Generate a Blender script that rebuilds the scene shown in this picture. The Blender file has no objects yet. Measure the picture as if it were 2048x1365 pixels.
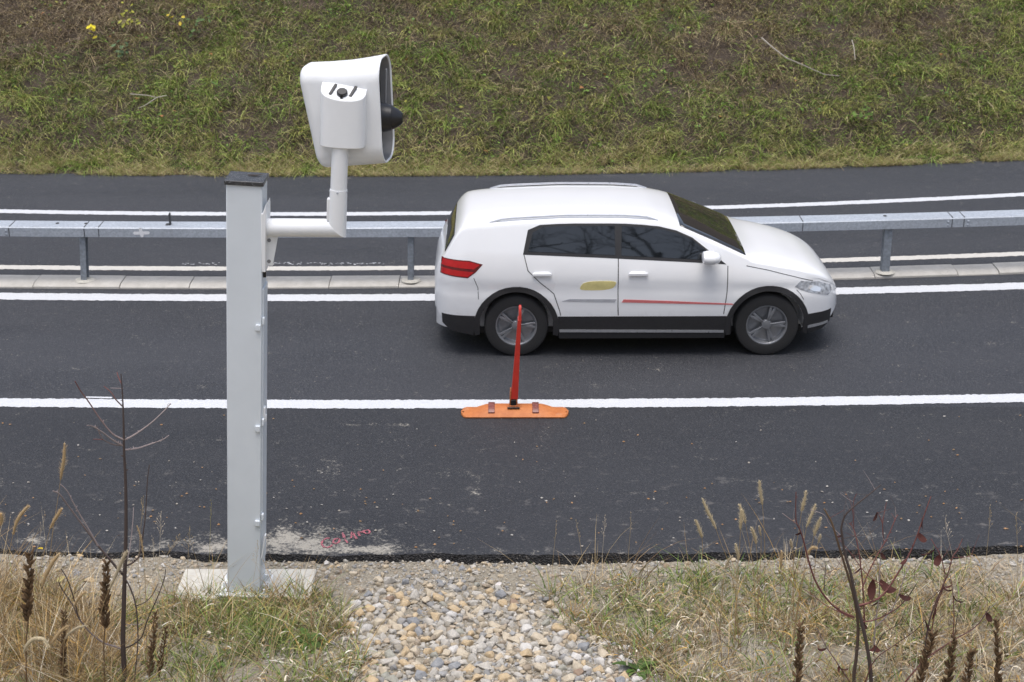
import bpy, bmesh, math, random
import numpy as np
from mathutils import Vector, Matrix, noise as mnoise

# ------------------------------------------------------------------ camera, sky, sun, exposure
F = 3130.0; PITCH = math.radians(20.3); CAMZ = 5.67
scene = bpy.context.scene
cam_d = bpy.data.cameras.new('camera'); cam = bpy.data.objects.new('camera', cam_d)
scene.collection.objects.link(cam); scene.camera = cam
cam.location = (0, 0, CAMZ); cam.rotation_euler = (math.pi/2 - PITCH, 0, 0)
cam_d.sensor_width = 36; cam_d.lens = F*36/2048; cam_d.clip_start = .1; cam_d.clip_end = 3000
cam_d.dof.use_dof = True; cam_d.dof.focus_distance = 11.2; cam_d.dof.aperture_fstop = 4.3
SUN_EL, SUN_ROT = math.radians(80), math.radians(200)
world = bpy.data.worlds.new('World'); scene.world = world; world.use_nodes = True
wn = world.node_tree.nodes; wl = world.node_tree.links
sky = wn.new('ShaderNodeTexSky'); sky.sky_type = 'NISHITA'; sky.sun_disc = False
sky.sun_elevation = SUN_EL; sky.sun_rotation = SUN_ROT; sky.air_density = 1.0; sky.dust_density = 4.0; sky.ozone_density = 1.0
hs = wn.new('ShaderNodeHueSaturation'); hs.inputs['Saturation'].default_value = .72
wl.new(sky.outputs[0], hs.inputs['Color']); wl.new(hs.outputs[0], wn['Background'].inputs[0])
wn['Background'].inputs[1].default_value = .13
sun_d = bpy.data.lights.new('sun', 'SUN'); sun_d.energy = 1.25; sun_d.angle = math.radians(42); sun_d.color = (1, .97, .93)
sun = bpy.data.objects.new('sun', sun_d); scene.collection.objects.link(sun)
# light comes from behind and above the camera, a little from the left
sv = Vector((math.sin(SUN_ROT)*math.cos(SUN_EL), math.cos(SUN_ROT)*math.cos(SUN_EL), math.sin(SUN_EL)))
sun.rotation_euler = sv.to_track_quat('Z', 'Y').to_euler()
vs = scene.view_settings; vs.view_transform = 'Standard'; vs.look = 'None'; vs.gamma = 1; vs.exposure = 0.70; vs.use_curve_mapping = False

R = random.Random(7); NR = np.random.RandomState(11)
COL = scene.collection

# ------------------------------------------------------------------ picture point -> place
_fw = Vector((0, math.cos(PITCH), -math.sin(PITCH))); _up = Vector((0, math.sin(PITCH), math.cos(PITCH)))
def ray(px, py): return _fw + Vector((1, 0, 0))*((px-1024)/F) + _up*((682.5-py)/F)
def gp(px, py, z=0.0):
    d = ray(px, py); t = (z-CAMZ)/d.z
    return Vector((d.x*t, d.y*t, z))
def ap(px, py, Y):
    d = ray(px, py); t = Y/d.y
    return Vector((d.x*t, Y, CAMZ+d.z*t))
def fit(pts, z=0.0):
    P = [gp(a, b, z) for a, b in pts]
    c = np.polyfit([p.x for p in P], [p.y for p in P], 2)
    x0, x1 = min(p.x for p in P)-1, max(p.x for p in P)+1
    def f(x):
        x = np.asarray(x, float); xc = np.clip(x, x0, x1)
        return np.polyval(c, xc) + (2*c[0]*xc+c[1])*(x-xc)
    return f
c_edge = fit([(0,1103),(400,1109),(800,1113),(1150,1112),(1500,1108),(2048,1096)])
c_A = fit([(0,806),(450,808.5),(900,809.5),(1150,808.5),(1600,803),(2048,797)])
c_B = fit([(0,593.5),(450,595.5),(800,596.5),(1720,582),(2048,572.5)])
c_K0 = fit([(0,577),(450,579),(800,577.5),(1400,568),(1700,559),(2048,549)])
c_K1 = fit([(0,549.5),(450,552.5),(800,552),(1690,535.5),(2048,524.5)], .045)
c_C = fit([(0,535),(450,537.5),(800,538),(1690,519.5),(2048,508.8)])
c_D = fit([(0,423.5),(450,427.5),(900,428),(1500,413.3),(2048,389.5)])
c_G = fit([(0,347),(500,351),(1000,350),(1500,341),(2048,319)])
RAILZ = .71
c_R = fit([(0,454.5),(450,455.7),(850,456),(1500,446.7),(2048,432)], RAILZ)

# ------------------------------------------------------------------ object helpers
def link(o): COL.objects.link(o); return o
def tag(o, label=None, cat=None, group=None, kind=None):
    if label: o['label'] = label
    if cat: o['category'] = cat
    if group: o['group'] = group
    if kind: o['kind'] = kind
    return o
def empty(name, loc, label, cat, group=None, rot=(0,0,0)):
    o = bpy.data.objects.new(name, None); o.empty_display_size = .1; link(o)
    o.location = loc; o.rotation_euler = rot
    return tag(o, label, cat, group)

class MB:
    def __init__(s): s.v = []; s.f = []; s.c = []; s.col = None
    def add(s, vs, fs):
        k = len(s.v); s.v += [tuple(v) for v in vs]; s.f += [tuple(i+k for i in f) for f in fs]
        if s.col is not None: s.c += [s.col]*len(vs)
        return s
    def box(s, c, d, rot=None):
        c = Vector(c); q = []
        for z in (-.5, .5):
            for y in (-.5, .5):
                for x in (-.5, .5):
                    w = Vector((x*d[0], y*d[1], z*d[2]))
                    if rot: w = rot @ w
                    q.append(c+w)
        return s.add(q, [(0,2,3,1),(4,5,7,6),(0,1,5,4),(2,6,7,3),(0,4,6,2),(1,3,7,5)])
    def tube(s, pts, rad, n=8, cap=True):
        pts = [Vector(p) for p in pts]; m = len(pts)
        if not hasattr(rad, '__len__'): rad = [rad]*m
        q = []; ref = None
        for i, p in enumerate(pts):
            t = (pts[min(i+1, m-1)]-pts[max(i-1, 0)]).normalized()
            if ref is None: ref = t.orthogonal().normalized()
            ref = (ref - t*ref.dot(t)).normalized(); b = t.cross(ref)
            for k in range(n):
                a = 2*math.pi*k/n
                q.append(p + (ref*math.cos(a)+b*math.sin(a))*rad[i])
        f = [(i*n+k, i*n+(k+1) % n, (i+1)*n+(k+1) % n, (i+1)*n+k) for i in range(m-1) for k in range(n)]
        if cap: f += [tuple(range(n-1, -1, -1)), tuple((m-1)*n+k for k in range(n))]
        return s.add(q, f)
    def lathe(s, o, ax, prof, n=24, cap=True):
        o = Vector(o); ax = Vector(ax).normalized(); u = ax.orthogonal().normalized(); w = ax.cross(u); q = []
        for (h, r) in prof:
            for k in range(n):
                a = 2*math.pi*k/n; q.append(o + ax*h + (u*math.cos(a)+w*math.sin(a))*max(r, 1e-4))
        m = len(prof)
        f = [(i*n+k, i*n+(k+1) % n, (i+1)*n+(k+1) % n, (i+1)*n+k) for i in range(m-1) for k in range(n)]
        if cap: f += [tuple(range(n-1, -1, -1)), tuple((m-1)*n+k for k in range(n))]
        return s.add(q, f)
    def loft(s, secs, closed=True, cap=True):
        n = len(secs[0]); q = [p for c in secs for p in c]; m = len(secs); e = n if closed else n-1
        f = [(i*n+k, i*n+(k+1) % n, (i+1)*n+(k+1) % n, (i+1)*n+k) for i in range(m-1) for k in range(e)]
        if cap and closed: f += [tuple(range(n-1, -1, -1)), tuple((m-1)*n+k for k in range(n))]
        return s.add(q, f)
    def prism(s, poly, d):
        d = Vector(d); n = len(poly); a = [Vector(p) for p in poly]
        return s.add(a+[p+d for p in a], [tuple(range(n-1,-1,-1)), tuple(range(n, 2*n))]+[(i,(i+1)%n,n+(i+1)%n,n+i) for i in range(n)])
    def build(s, name, mat, parent=None, smooth=35, bevel=0, seg=2):
        me = bpy.data.meshes.new(name); me.from_pydata(s.v, [], s.f); me.update()
        bm = bmesh.new(); bm.from_mesh(me); bmesh.ops.recalc_face_normals(bm, faces=bm.faces); bm.to_mesh(me); bm.free()
        if s.c:
            ca = me.color_attributes.new('Col', 'FLOAT_COLOR', 'POINT')
            ca.data.foreach_set('color', np.asarray([(*c, 1) for c in s.c], np.float32).ravel())
        me.materials.append(mat)
        if smooth:
            me.shade_smooth(); me.set_sharp_from_angle(angle=math.radians(smooth))
        o = link(bpy.data.objects.new(name, me))
        if parent: o.parent = parent
        if bevel:
            b = o.modifiers.new('bevel', 'BEVEL'); b.width = bevel; b.segments = seg; b.limit_method = 'ANGLE'; b.angle_limit = math.radians(40)
        return o

def np_mesh(name, V, faces_list, mat, col=None, smooth=True):
    """V (N,3), faces_list: list of int arrays (M,k)"""
    me = bpy.data.meshes.new(name)
    loops = np.concatenate([f.ravel() for f in faces_list]).astype(np.int32)
    tot = np.concatenate([np.full(len(f), f.shape[1], np.int32) for f in faces_list])
    st = np.concatenate([[0], np.cumsum(tot)[:-1]]).astype(np.int32)
    me.vertices.add(len(V)); me.vertices.foreach_set('co', np.asarray(V, np.float32).ravel())
    me.loops.add(len(loops)); me.loops.foreach_set('vertex_index', loops)
    me.polygons.add(len(tot)); me.polygons.foreach_set('loop_start', st)
    me.update(calc_edges=True)
    if smooth: me.polygons.foreach_set('use_smooth', np.ones(len(tot), bool))
    if col is not None:
        ca = me.color_attributes.new('Col', 'FLOAT_COLOR', 'POINT')
        c4 = np.ones((len(V), 4), np.float32); c4[:, :3] = col; ca.data.foreach_set('color', c4.ravel())
    me.materials.append(mat); me.validate()
    return link(bpy.data.objects.new(name, me))

# value noise on numpy arrays
_tab = NR.rand(256, 256)
def vnoise(x, y):
    x = np.asarray(x, float); y = np.asarray(y, float)
    xi = np.floor(x).astype(int); yi = np.floor(y).astype(int); fx = x-xi; fy = y-yi
    fx = fx*fx*(3-2*fx); fy = fy*fy*(3-2*fy)
    g = lambda a, b: _tab[a & 255, b & 255]
    return (g(xi,yi)*(1-fx)+g(xi+1,yi)*fx)*(1-fy)+(g(xi,yi+1)*(1-fx)+g(xi+1,yi+1)*fx)*fy
def fbm(x, y, o=4):
    r = 0; a = .5
    for i in range(o): r = r + a*vnoise(x*2**i+17*i, y*2**i+31*i); a *= .5
    return r/(1-.5**o)
def sstep(a, b, x): t = np.clip((x-a)/(b-a), 0, 1); return t*t*(3-2*t)

# ------------------------------------------------------------------ materials
class NT:
    def __init__(s, name):
        s.m = bpy.data.materials.new(name); s.m.use_nodes = True; s.t = s.m.node_tree; s.b = s.t.nodes['Principled BSDF']
    def n(s, typ, **kw):
        x = s.t.nodes.new(typ)
        for k, v in kw.items():
            if k.startswith('_'): setattr(x, k[1:], v)
            else: x.inputs[k.replace('__', ' ')].default_value = v
        return x
    def l(s, a, b): s.t.links.new(a, b); return s
    def pos(s): return s.n('ShaderNodeNewGeometry').outputs['Position']
    def objc(s): return s.n('ShaderNodeTexCoord').outputs['Object']
    def noise(s, vec, scale, detail=3, rough=.55, sc=None):
        if sc:
            mp = s.n('ShaderNodeMapping'); mp.inputs['Scale'].default_value = sc; s.l(vec, mp.inputs[0]); vec = mp.outputs[0]
        x = s.n('ShaderNodeTexNoise', Scale=scale, Detail=detail, Roughness=rough); s.l(vec, x.inputs['Vector']); return x.outputs['Fac']
    def ramp(s, fac, stops):
        r = s.n('ShaderNodeValToRGB'); e = r.color_ramp.elements
        while len(e) < len(stops): e.new(.5)
        for k, (p, c) in enumerate(stops):
            e[k].position = p; e[k].color = (c, c, c, 1) if not hasattr(c, '__len__') else (*c, 1)
        s.l(fac, r.inputs[0]); return r.outputs[0]
    def mix(s, fac, a, b, blend='MIX'):
        x = s.n('ShaderNodeMix', _data_type='RGBA', _blend_type=blend)
        for sock, val in ((x.inputs[0], fac), (x.inputs[6], a), (x.inputs[7], b)):
            if hasattr(val, 'node'): s.l(val, sock)
            elif hasattr(val, '__len__'): sock.default_value = (*val, 1)
            else: sock.default_value = val
        return x.outputs[2]
    def math(s, op, a, b=0.0, c=None):
        x = s.n('ShaderNodeMath', _operation=op)
        for i, val in enumerate((a, b, c)):
            if val is None: continue
            if hasattr(val, 'node'): s.l(val, x.inputs[i])
            else: x.inputs[i].default_value = val
        return x.outputs[0]
    def bump(s, h, strength=.3, dist=.01):
        x = s.n('ShaderNodeBump', Strength=strength, Distance=dist); s.l(h, x.inputs['Height']); s.l(x.outputs[0], s.b.inputs['Normal']); return s
    def base(s, c):
        if hasattr(c, 'node'): s.l(c, s.b.inputs['Base Color'])
        else: s.b.inputs['Base Color'].default_value = (*c, 1)
        return s
    def set(s, **kw):
        for k, v in kw.items():
            i = s.b.inputs[k.replace('__', ' ')]
            if hasattr(v, 'node'): s.l(v, i)
            else: i.default_value = v
        return s

def plain(name, col, rough=.5, var=.12, scale=12, metallic=0, bump=0, spec=.5):
    m = NT(name); p = m.objc(); nz = m.noise(p, scale, 5)
    c = m.mix(m.ramp(nz, [(.3, 0.), (.7, 1.)]), tuple(x*(1-var) for x in col), tuple(min(1, x*(1+var)) for x in col))
    m.base(c).set(Roughness=rough, Metallic=metallic, Specular__IOR__Level=spec)
    m.set(Roughness=m.math('MULTIPLY_ADD', nz, .15, rough-.075))
    if bump: m.bump(m.noise(p, scale*8, 3), bump, .002)
    return m.m

def vcol(name, rough=.6, trans=0.25):
    m = NT(name); a = m.n('ShaderNodeAttribute', _attribute_name='Col')
    m.base(a.outputs['Color']).set(Roughness=rough, Specular__IOR__Level=.25)
    if trans:
        t = m.n('ShaderNodeBsdfTranslucent'); m.l(a.outputs['Color'], t.inputs['Color'])
        x = m.n('ShaderNodeMixShader', Fac=trans); m.l(m.b.outputs[0], x.inputs[1]); m.l(t.outputs[0], x.inputs[2])
        m.l(x.outputs[0], m.t.nodes['Material Output'].inputs['Surface'])
    return m.m
M_BLADE = vcol('grass_blade', .6, .15); M_DRY = vcol('dry_plant', .8, .1); M_TWIG = vcol('twig_bark', .75, 0)

def asphalt():
    m = NT('asphalt'); p = m.pos(); xyz = m.n('ShaderNodeSeparateXYZ'); m.l(p, xyz.inputs[0]); X, Y = xyz.outputs[0], xyz.outputs[1]
    v = m.n('ShaderNodeTexVoronoi', Scale=95.0); m.l(p, v.inputs['Vector'])
    chip = m.n('ShaderNodeSeparateColor'); m.l(v.outputs['Color'], chip.inputs[0])
    c = m.ramp(chip.outputs[0], [(0, (.008,.009,.012)), (.55, (.021,.023,.0285)), (.86, (.052,.055,.064)), (.985, (.10,.10,.105)), (1, (.22,.21,.20))])
    c = m.mix(.5, c, m.ramp(m.noise(p, 62, 5, .8), [(.38, (.004,.005,.006)), (.50, (.023,.025,.031)), (.64, (.094,.097,.11))]))
    big = m.noise(p, .9, 5, .6, (.25, 1, 1))
    c = m.mix(m.ramp(big, [(.35, 0.), (.7, .4)]), c, (.054,.057,.066))
    # two worn wheel tracks would sit between the lines: long soft streaks along the lane
    st = m.noise(p, 2.2, 4, .6, (.06, 1.4, 1))
    c = m.mix(m.ramp(st, [(.4, 0.), (.75, .3)]), c, (.034,.035,.042))
    # pale dust and dried splashes on the shoulder
    sh = m.math('SUBTRACT', 13.2, Y); shm = m.ramp(m.math('MULTIPLY', sh, .4), [(0, 0.), (1, 1.)])
    spot = m.ramp(m.noise(p, 6.5, 6, .72, (.75, 1.1, 1)), [(.585, 0.), (.67, 1.)])
    c = m.mix(m.math('MULTIPLY', m.math('MULTIPLY', spot, shm), .5), c, (.30,.28,.26))
    c = m.mix(m.math('GREATER_THAN', m.math('ADD', sh, m.math('MULTIPLY', m.noise(p, 3, 3), .05)), -.32), c, m.mix(1.0, c, (.70,.70,.70), 'MULTIPLY'))
    grit = m.n('ShaderNodeTexVoronoi', Scale=11.0); m.l(p, grit.inputs['Vector'])
    gsel = m.n('ShaderNodeSeparateColor'); m.l(grit.outputs['Color'], gsel.inputs[0])
    gm = m.math('MULTIPLY', m.math('LESS_THAN', grit.outputs['Distance'], .07), m.math('GREATER_THAN', gsel.outputs[0], .8))
    c = m.mix(m.math('MULTIPLY', gm, .55), c, (.36,.31,.25))
    def blob(cx, cy, rx, ry):
        dx = m.math('DIVIDE', m.math('SUBTRACT', X, cx), rx); dy = m.math('DIVIDE', m.math('SUBTRACT', Y, cy), ry)
        d = m.math('SQRT', m.math('ADD', m.math('MULTIPLY', dx, dx), m.math('MULTIPLY', dy, dy)))
        return m.math('MAXIMUM', m.math('SUBTRACT', 1.0, d), 0.0)
    tot = None
    for px, py, rx, ry, w in SPILLS:
        g = gp(px, py); b = m.math('MULTIPLY', blob(g.x, g.y, rx, ry), w); tot = b if tot is None else m.math('MAXIMUM', tot, b)
    nz = m.noise(p, 34, 7, .8); nz2 = m.noise(p, 4.5, 5, .65)
    sm = m.math('ADD', m.math('MULTIPLY', tot, .85), m.math('MULTIPLY_ADD', nz, 2.6, m.math('MULTIPLY_ADD', nz2, 1.9, -2.22)))
    c = m.mix(m.ramp(sm, [(.42, 0.), (.85, .9)]), c, m.mix(nz, (.27,.25,.21), (.46,.43,.37)))
    m.base(c).set(Roughness=m.ramp(big, [(.3, .52), (.7, .72)]), Specular__IOR__Level=.45)
    h = m.math('ADD', m.math('MULTIPLY', v.outputs['Distance'], 1.0), m.noise(p, 160, 3))
    return m.bump(h, .55, .006).m
SPILLS = [(595,1088,.85,.55,.95),(575,1080,.42,.40,1.15),(730,1100,.75,.16,.95),(440,1090,.7,.3,.75),(250,1106,3.4,.36,.42),(1300,1112,4,.22,.35),(640,940,.22,.5,.55),(948,950,.16,.55,.55),(780,850,.4,.06,.55),(705,850,.2,.04,.6),(1750,1070,.3,.1,.5),(60,1080,.35,.14,.7)]
M_ASPH = asphalt()
def lip():  # coarse black asphalt edge, with the lip's weaker light darkened into the colour
    m = NT('shaded_asphalt_lip'); p = m.pos(); v = m.n('ShaderNodeTexVoronoi', Scale=70.0); m.l(p, v.inputs['Vector']); sp_ = m.n('ShaderNodeSeparateColor'); m.l(v.outputs['Color'], sp_.inputs[0])
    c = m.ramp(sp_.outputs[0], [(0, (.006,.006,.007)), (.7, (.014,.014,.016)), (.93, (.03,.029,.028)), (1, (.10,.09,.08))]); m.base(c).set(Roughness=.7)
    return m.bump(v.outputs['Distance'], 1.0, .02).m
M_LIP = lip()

def paint_mat(name, col, wear):
    m = NT(name); p = m.pos(); v = m.n('ShaderNodeTexVoronoi', Scale=70.0); m.l(p, v.inputs['Vector'])
    nz = m.noise(p, 40, 5, .7); c = m.mix(m.ramp(nz, [(.3, 0.), (.7, 1.)]), tuple(x*.88 for x in col), col)
    dirt = m.ramp(m.noise(p, 150, 4, .7), [(.62, 0.), (.72, wear)])
    m.base(m.mix(dirt, c, (.10,.10,.11))).set(Roughness=.6)
    return m.bump(v.outputs['Distance'], .6, .006).m
M_LINE = paint_mat('road_paint', (.58,.595,.62), .8); M_LINE2 = paint_mat('cream_road_paint', (.56,.54,.50), .8)

def concrete(name, a, b, scale=6):
    m = NT(name); p = m.pos(); nz = m.noise(p, scale, 8, .65)
    c = m.mix(m.ramp(nz, [(.3, 0.), (.7, 1.)]), a, b)
    c = m.mix(m.ramp(m.noise(p, 60, 4), [(.6, 0.), (.8, .5)]), c, (.12,.11,.10))
    m.base(c).set(Roughness=.85); return m.bump(m.noise(p, 90, 4), .3, .004).m
M_KERB = concrete('kerb_concrete', (.40,.38,.345), (.52,.50,.46)); M_SLAB = concrete('slab_concrete', (.44,.42,.37), (.58,.56,.50), 9)

def galv():
    m = NT('galvanised_steel'); p = m.pos(); v = m.n('ShaderNodeTexVoronoi', Scale=60.0); m.l(p, v.inputs['Vector'])
    s = m.n('ShaderNodeSeparateColor'); m.l(v.outputs['Color'], s.inputs[0])
    nz = m.noise(p, 3, 6, .65, (.5, 1, 3)); c = m.mix(s.outputs[0], (.33,.365,.41), (.45,.49,.545))
    c = m.mix(m.ramp(nz, [(.4, 0.), (.75, .5)]), c, (.29,.32,.36))
    streak = m.noise(p, 20, 4, .6, (1, 1, .06)); c = m.mix(m.ramp(streak, [(.55, 0.), (.8, .35)]), c, (.22,.22,.22))
    return m.base(c).set(Metallic=.15, Roughness=.5).m
M_GALV = galv()

def soil(name, cols, sc=1.0, b=.8):
    m = NT(name); p = m.pos(); n1 = m.noise(p, 1.6*sc, 6, .65); n2 = m.noise(p, 24*sc, 5, .7)
    c = m.mix(m.ramp(n1, [(.35, 0.), (.65, 1.)]), cols[0], cols[1])
    c = m.mix(m.ramp(n2, [(.42, 0.), (.68, .8)]), c, cols[2])
    v = m.n('ShaderNodeTexVoronoi', Scale=48.0*sc); m.l(p, v.inputs['Vector'])
    s = m.n('ShaderNodeSeparateColor'); m.l(v.outputs['Color'], s.inputs[0])
    c = m.mix(m.ramp(s.outputs[0], [(.55, 0.), (.95, .6)]), c, cols[3])
    m.base(c).set(Roughness=.95, Specular__IOR__Level=.2)
    h = m.math('ADD', m.math('MULTIPLY', v.outputs['Distance'], -.8), m.math('MULTIPLY', n2, 1.5))
    return m.bump(h, b, .03).m
M_VERGE = soil('sandy_verge', [(.30,.265,.205), (.37,.335,.275), (.22,.19,.145), (.42,.38,.31)])
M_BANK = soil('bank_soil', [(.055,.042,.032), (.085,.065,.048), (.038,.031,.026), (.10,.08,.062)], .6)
M_EARTH = soil('earth', [(.05,.06,.025), (.08,.07,.035), (.04,.045,.02), (.10,.08,.05)], .3)

# ------------------------------------------------------------------ ground, road, markings
def strip(name, xs, curves_z, mat, kind='structure'):
    """sheet through rows (curve, z)"""
    n = len(xs); V = []
    for f, z in curves_z:
        yy = f(xs); zz = z(xs, yy) if callable(z) else np.full(n, z); V.append(np.stack([xs, yy, zz], 1))
    V = np.concatenate(V); r = len(curves_z); i = np.arange(n-1)
    q = np.concatenate([np.stack([a*n+i, a*n+i+1, (a+1)*n+i+1, (a+1)*n+i], 1) for a in range(r-1)])
    o = np_mesh(name, V, [q], mat); o['kind'] = kind; return o

g = MB().add([(-600,-600,-1.2),(600,-600,-1.2),(600,600,-1.2),(-600,600,-1.2)], [(0,1,2,3)]).build('ground', M_EARTH); g['kind'] = 'structure'
xs = np.concatenate([np.linspace(-120,-8,40), np.linspace(-7.9,9.9,900), np.linspace(10,120,40)])
def jitter(f, amp, sc, off=0): return lambda x: f(x) + amp*(fbm(np.asarray(x)*sc+off, np.asarray(x)*0+off, 3)-.5)
edge_j = jitter(c_edge, .09, 3.0, 5)
strip('road', xs, [(lambda x: edge_j(x)+.02, -.004), (lambda x: edge_j(x)+.12, 0.0)]
      + [((lambda x, t=t: edge_j(x)+.12+(c_G(x)+.03-edge_j(x)-.12)*t), 0.0) for t in np.linspace(.02, 1, 30)], M_ASPH)
xl = np.concatenate([np.linspace(-120,-8,60), np.linspace(-7.98,9.98,2400), np.linspace(10,120,60)])
rag = lambda k, a: (lambda x, y=None: a*(fbm(np.asarray(x)*24+k, np.asarray(x)*0+k, 3)-.5))
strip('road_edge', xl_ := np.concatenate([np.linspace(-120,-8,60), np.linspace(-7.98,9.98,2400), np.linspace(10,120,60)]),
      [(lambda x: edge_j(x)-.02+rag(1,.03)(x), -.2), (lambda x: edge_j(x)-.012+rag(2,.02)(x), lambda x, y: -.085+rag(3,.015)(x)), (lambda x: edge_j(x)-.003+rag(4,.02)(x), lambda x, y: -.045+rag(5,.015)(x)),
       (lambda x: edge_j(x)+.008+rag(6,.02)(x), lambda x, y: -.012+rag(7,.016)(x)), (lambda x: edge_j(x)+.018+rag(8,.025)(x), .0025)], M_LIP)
def line(name, f, w, mat, off, z=.004):
    j = lambda s: (lambda x: f(x)+s*w/2+.016*(vnoise(x*26+off*7, x*0+off+s)-.5)+.012*(vnoise(x*75, x*0+off*3+s)-.5))
    return strip(name, xl, [(j(-1), z), (j(1), z)], mat)
line('road_marking', c_A, .205, M_LINE, 1); line('road_marking', c_B, .235, M_LINE, 2)
line('road_marking', c_C, .16, M_LINE2, 3); line('road_marking', c_D, .175, M_LINE, 4)
# leftover crumbs of paint above the cream line, and one stray dash above the near line
m_ = MB()
for i in range(170):
    px = R.uniform(365, 770); q = gp(px, R.gauss(528, 1.3)); r = R.uniform(.004, .011)
    if px < 450 and R.random() < .5: continue
    m_.add([q+Vector((r*math.cos(a)*1.4, r*math.sin(a), .004)) for a in np.linspace(0, 5.2, 6)], [(0,1,2,3,4,5)])
o = m_.build('road_marking', M_LINE, smooth=0); o['kind'] = 'structure'
m_ = MB(); a, b = gp(172,795), gp(224,796.5)
m_.add([a+Vector((0,-.02,.004)), b+Vector((0,-.018,.004)), b+Vector((0,.018,.004)), a+Vector((0,.012,.004))], [(0,1,2,3)])
o = m_.build('road_marking', M_LINE, smooth=0); o['kind'] = 'structure'

# kerb of concrete blocks between the carriageways
m_ = MB(); x = -60.0
while x < 60:
    L = R.choice([.5,.8,1.0,1.0,.97,.75]) if -9 < x < 11 else 2.0
    x1 = x+L-.007; dz = R.uniform(-.006,.006); dy = R.uniform(-.006,.006)
    secs = []
    for xx in (x, x1):
        k0, k1 = float(c_K0(xx))+dy, float(c_K1(xx))+dy
        secs.append([(xx,k0,-.1),(xx,k0+.004,.020+dz),(xx,k0+.075,.042+dz),(xx,k1-.015,.047+dz),(xx,k1,.040+dz),(xx,k1,-.1)])
    m_.loft(secs); x += L
o = m_.build('kerb', M_KERB, bevel=.006); o['kind'] = 'structure'

# near verge: flat gravelly strip, then a bank rising to where the photographer stands
def verge_z(x, y):
    t = c_edge(x)-y
    return -.062 + .020*sstep(0., -2.2, x) + .012*sstep(.05,.6,t) + .115*np.maximum(t-.85, 0) + .32*np.maximum(t-2.7, 0) + .05*(fbm(x*1.7, y*1.7)-.5) + .02*(fbm(x*9, y*9)-.5)
ty = np.concatenate([np.linspace(.0, 3.4, 130)-.08, np.linspace(3.5, 40, 40)])
vx = np.concatenate([np.linspace(-120,-6,30), np.linspace(-5.9,6.4,420), np.linspace(6.5,120,30)])
strip('verge', vx, [((lambda x, t=t: c_edge(x)-t), verge_z) for t in ty], M_VERGE)
def vz(x, y): return float(verge_z(np.array(x, float), np.array(y, float)))
def on_verge(px, py):
    z = 0.0
    for _ in range(12): p = gp(px, py, z); z = vz(p.x, p.y)
    return Vector((p.x, p.y, z))

# far embankment
def bank_z(x, v):
    return -.012 + .50*np.maximum(v-.12,0)*sstep(0,1.2,v) + .10*np.minimum(v,.5) + (.22*(fbm(x*.5+3, v*.5)-.5)+.10*(fbm(x*2.1, v*2.1)-.5))*sstep(.2,1.5,v)
bv = np.concatenate([np.linspace(0, 7, 110), np.linspace(7.3, 26, 30)])
bx = np.concatenate([np.linspace(-120,-11,30), np.linspace(-10.9,12.4,300), np.linspace(12.5,120,30)])
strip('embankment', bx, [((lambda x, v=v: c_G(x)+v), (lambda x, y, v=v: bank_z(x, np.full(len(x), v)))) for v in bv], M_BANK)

# ------------------------------------------------------------------ grass
def blades(name, root, dirv, length, width, bend, col, mat, tipcol=None, segs=3):
    """curved blades: root (N,3), dirv (N,3) start direction, bend (N,3) added along the blade"""
    N = len(root); rows = []; cols = []
    side = np.cross(dirv, np.array([0, 0, 1.0])); side += NR.normal(0, .5, (N, 3)); side -= dirv*(side*dirv).sum(1, keepdims=True)
    side /= np.linalg.norm(side, axis=1, keepdims=True)+1e-9
    if tipcol is None: tipcol = col
    for k in range(segs+1):
        t = k/segs; c = root + length[:, None]*(dirv*t + bend*t*t)
        w = (width*(1-t*.75) if k < segs else width*.06)[:, None]*.5
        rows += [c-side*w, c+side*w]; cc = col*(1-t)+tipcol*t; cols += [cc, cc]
    V = np.stack(rows, 1).reshape(-1, 3); C = np.stack(cols, 1).reshape(-1, 3); m = 2*(segs+1)
    b = np.arange(N)*m
    q = np.concatenate([np.stack([b+2*k, b+2*k+1, b+2*k+3, b+2*k+2], 1) for k in range(segs)])
    o = np_mesh(name, V, [q], mat, C); return o
def palette(w, P):
    P = np.array(P); return P[np.array([np.searchsorted(np.cumsum(x)/np.sum(x), NR.rand()) for x in w]).clip(0, len(P)-1)]
def unit(a): return a/(np.linalg.norm(a, axis=1, keepdims=True)+1e-9)

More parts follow.
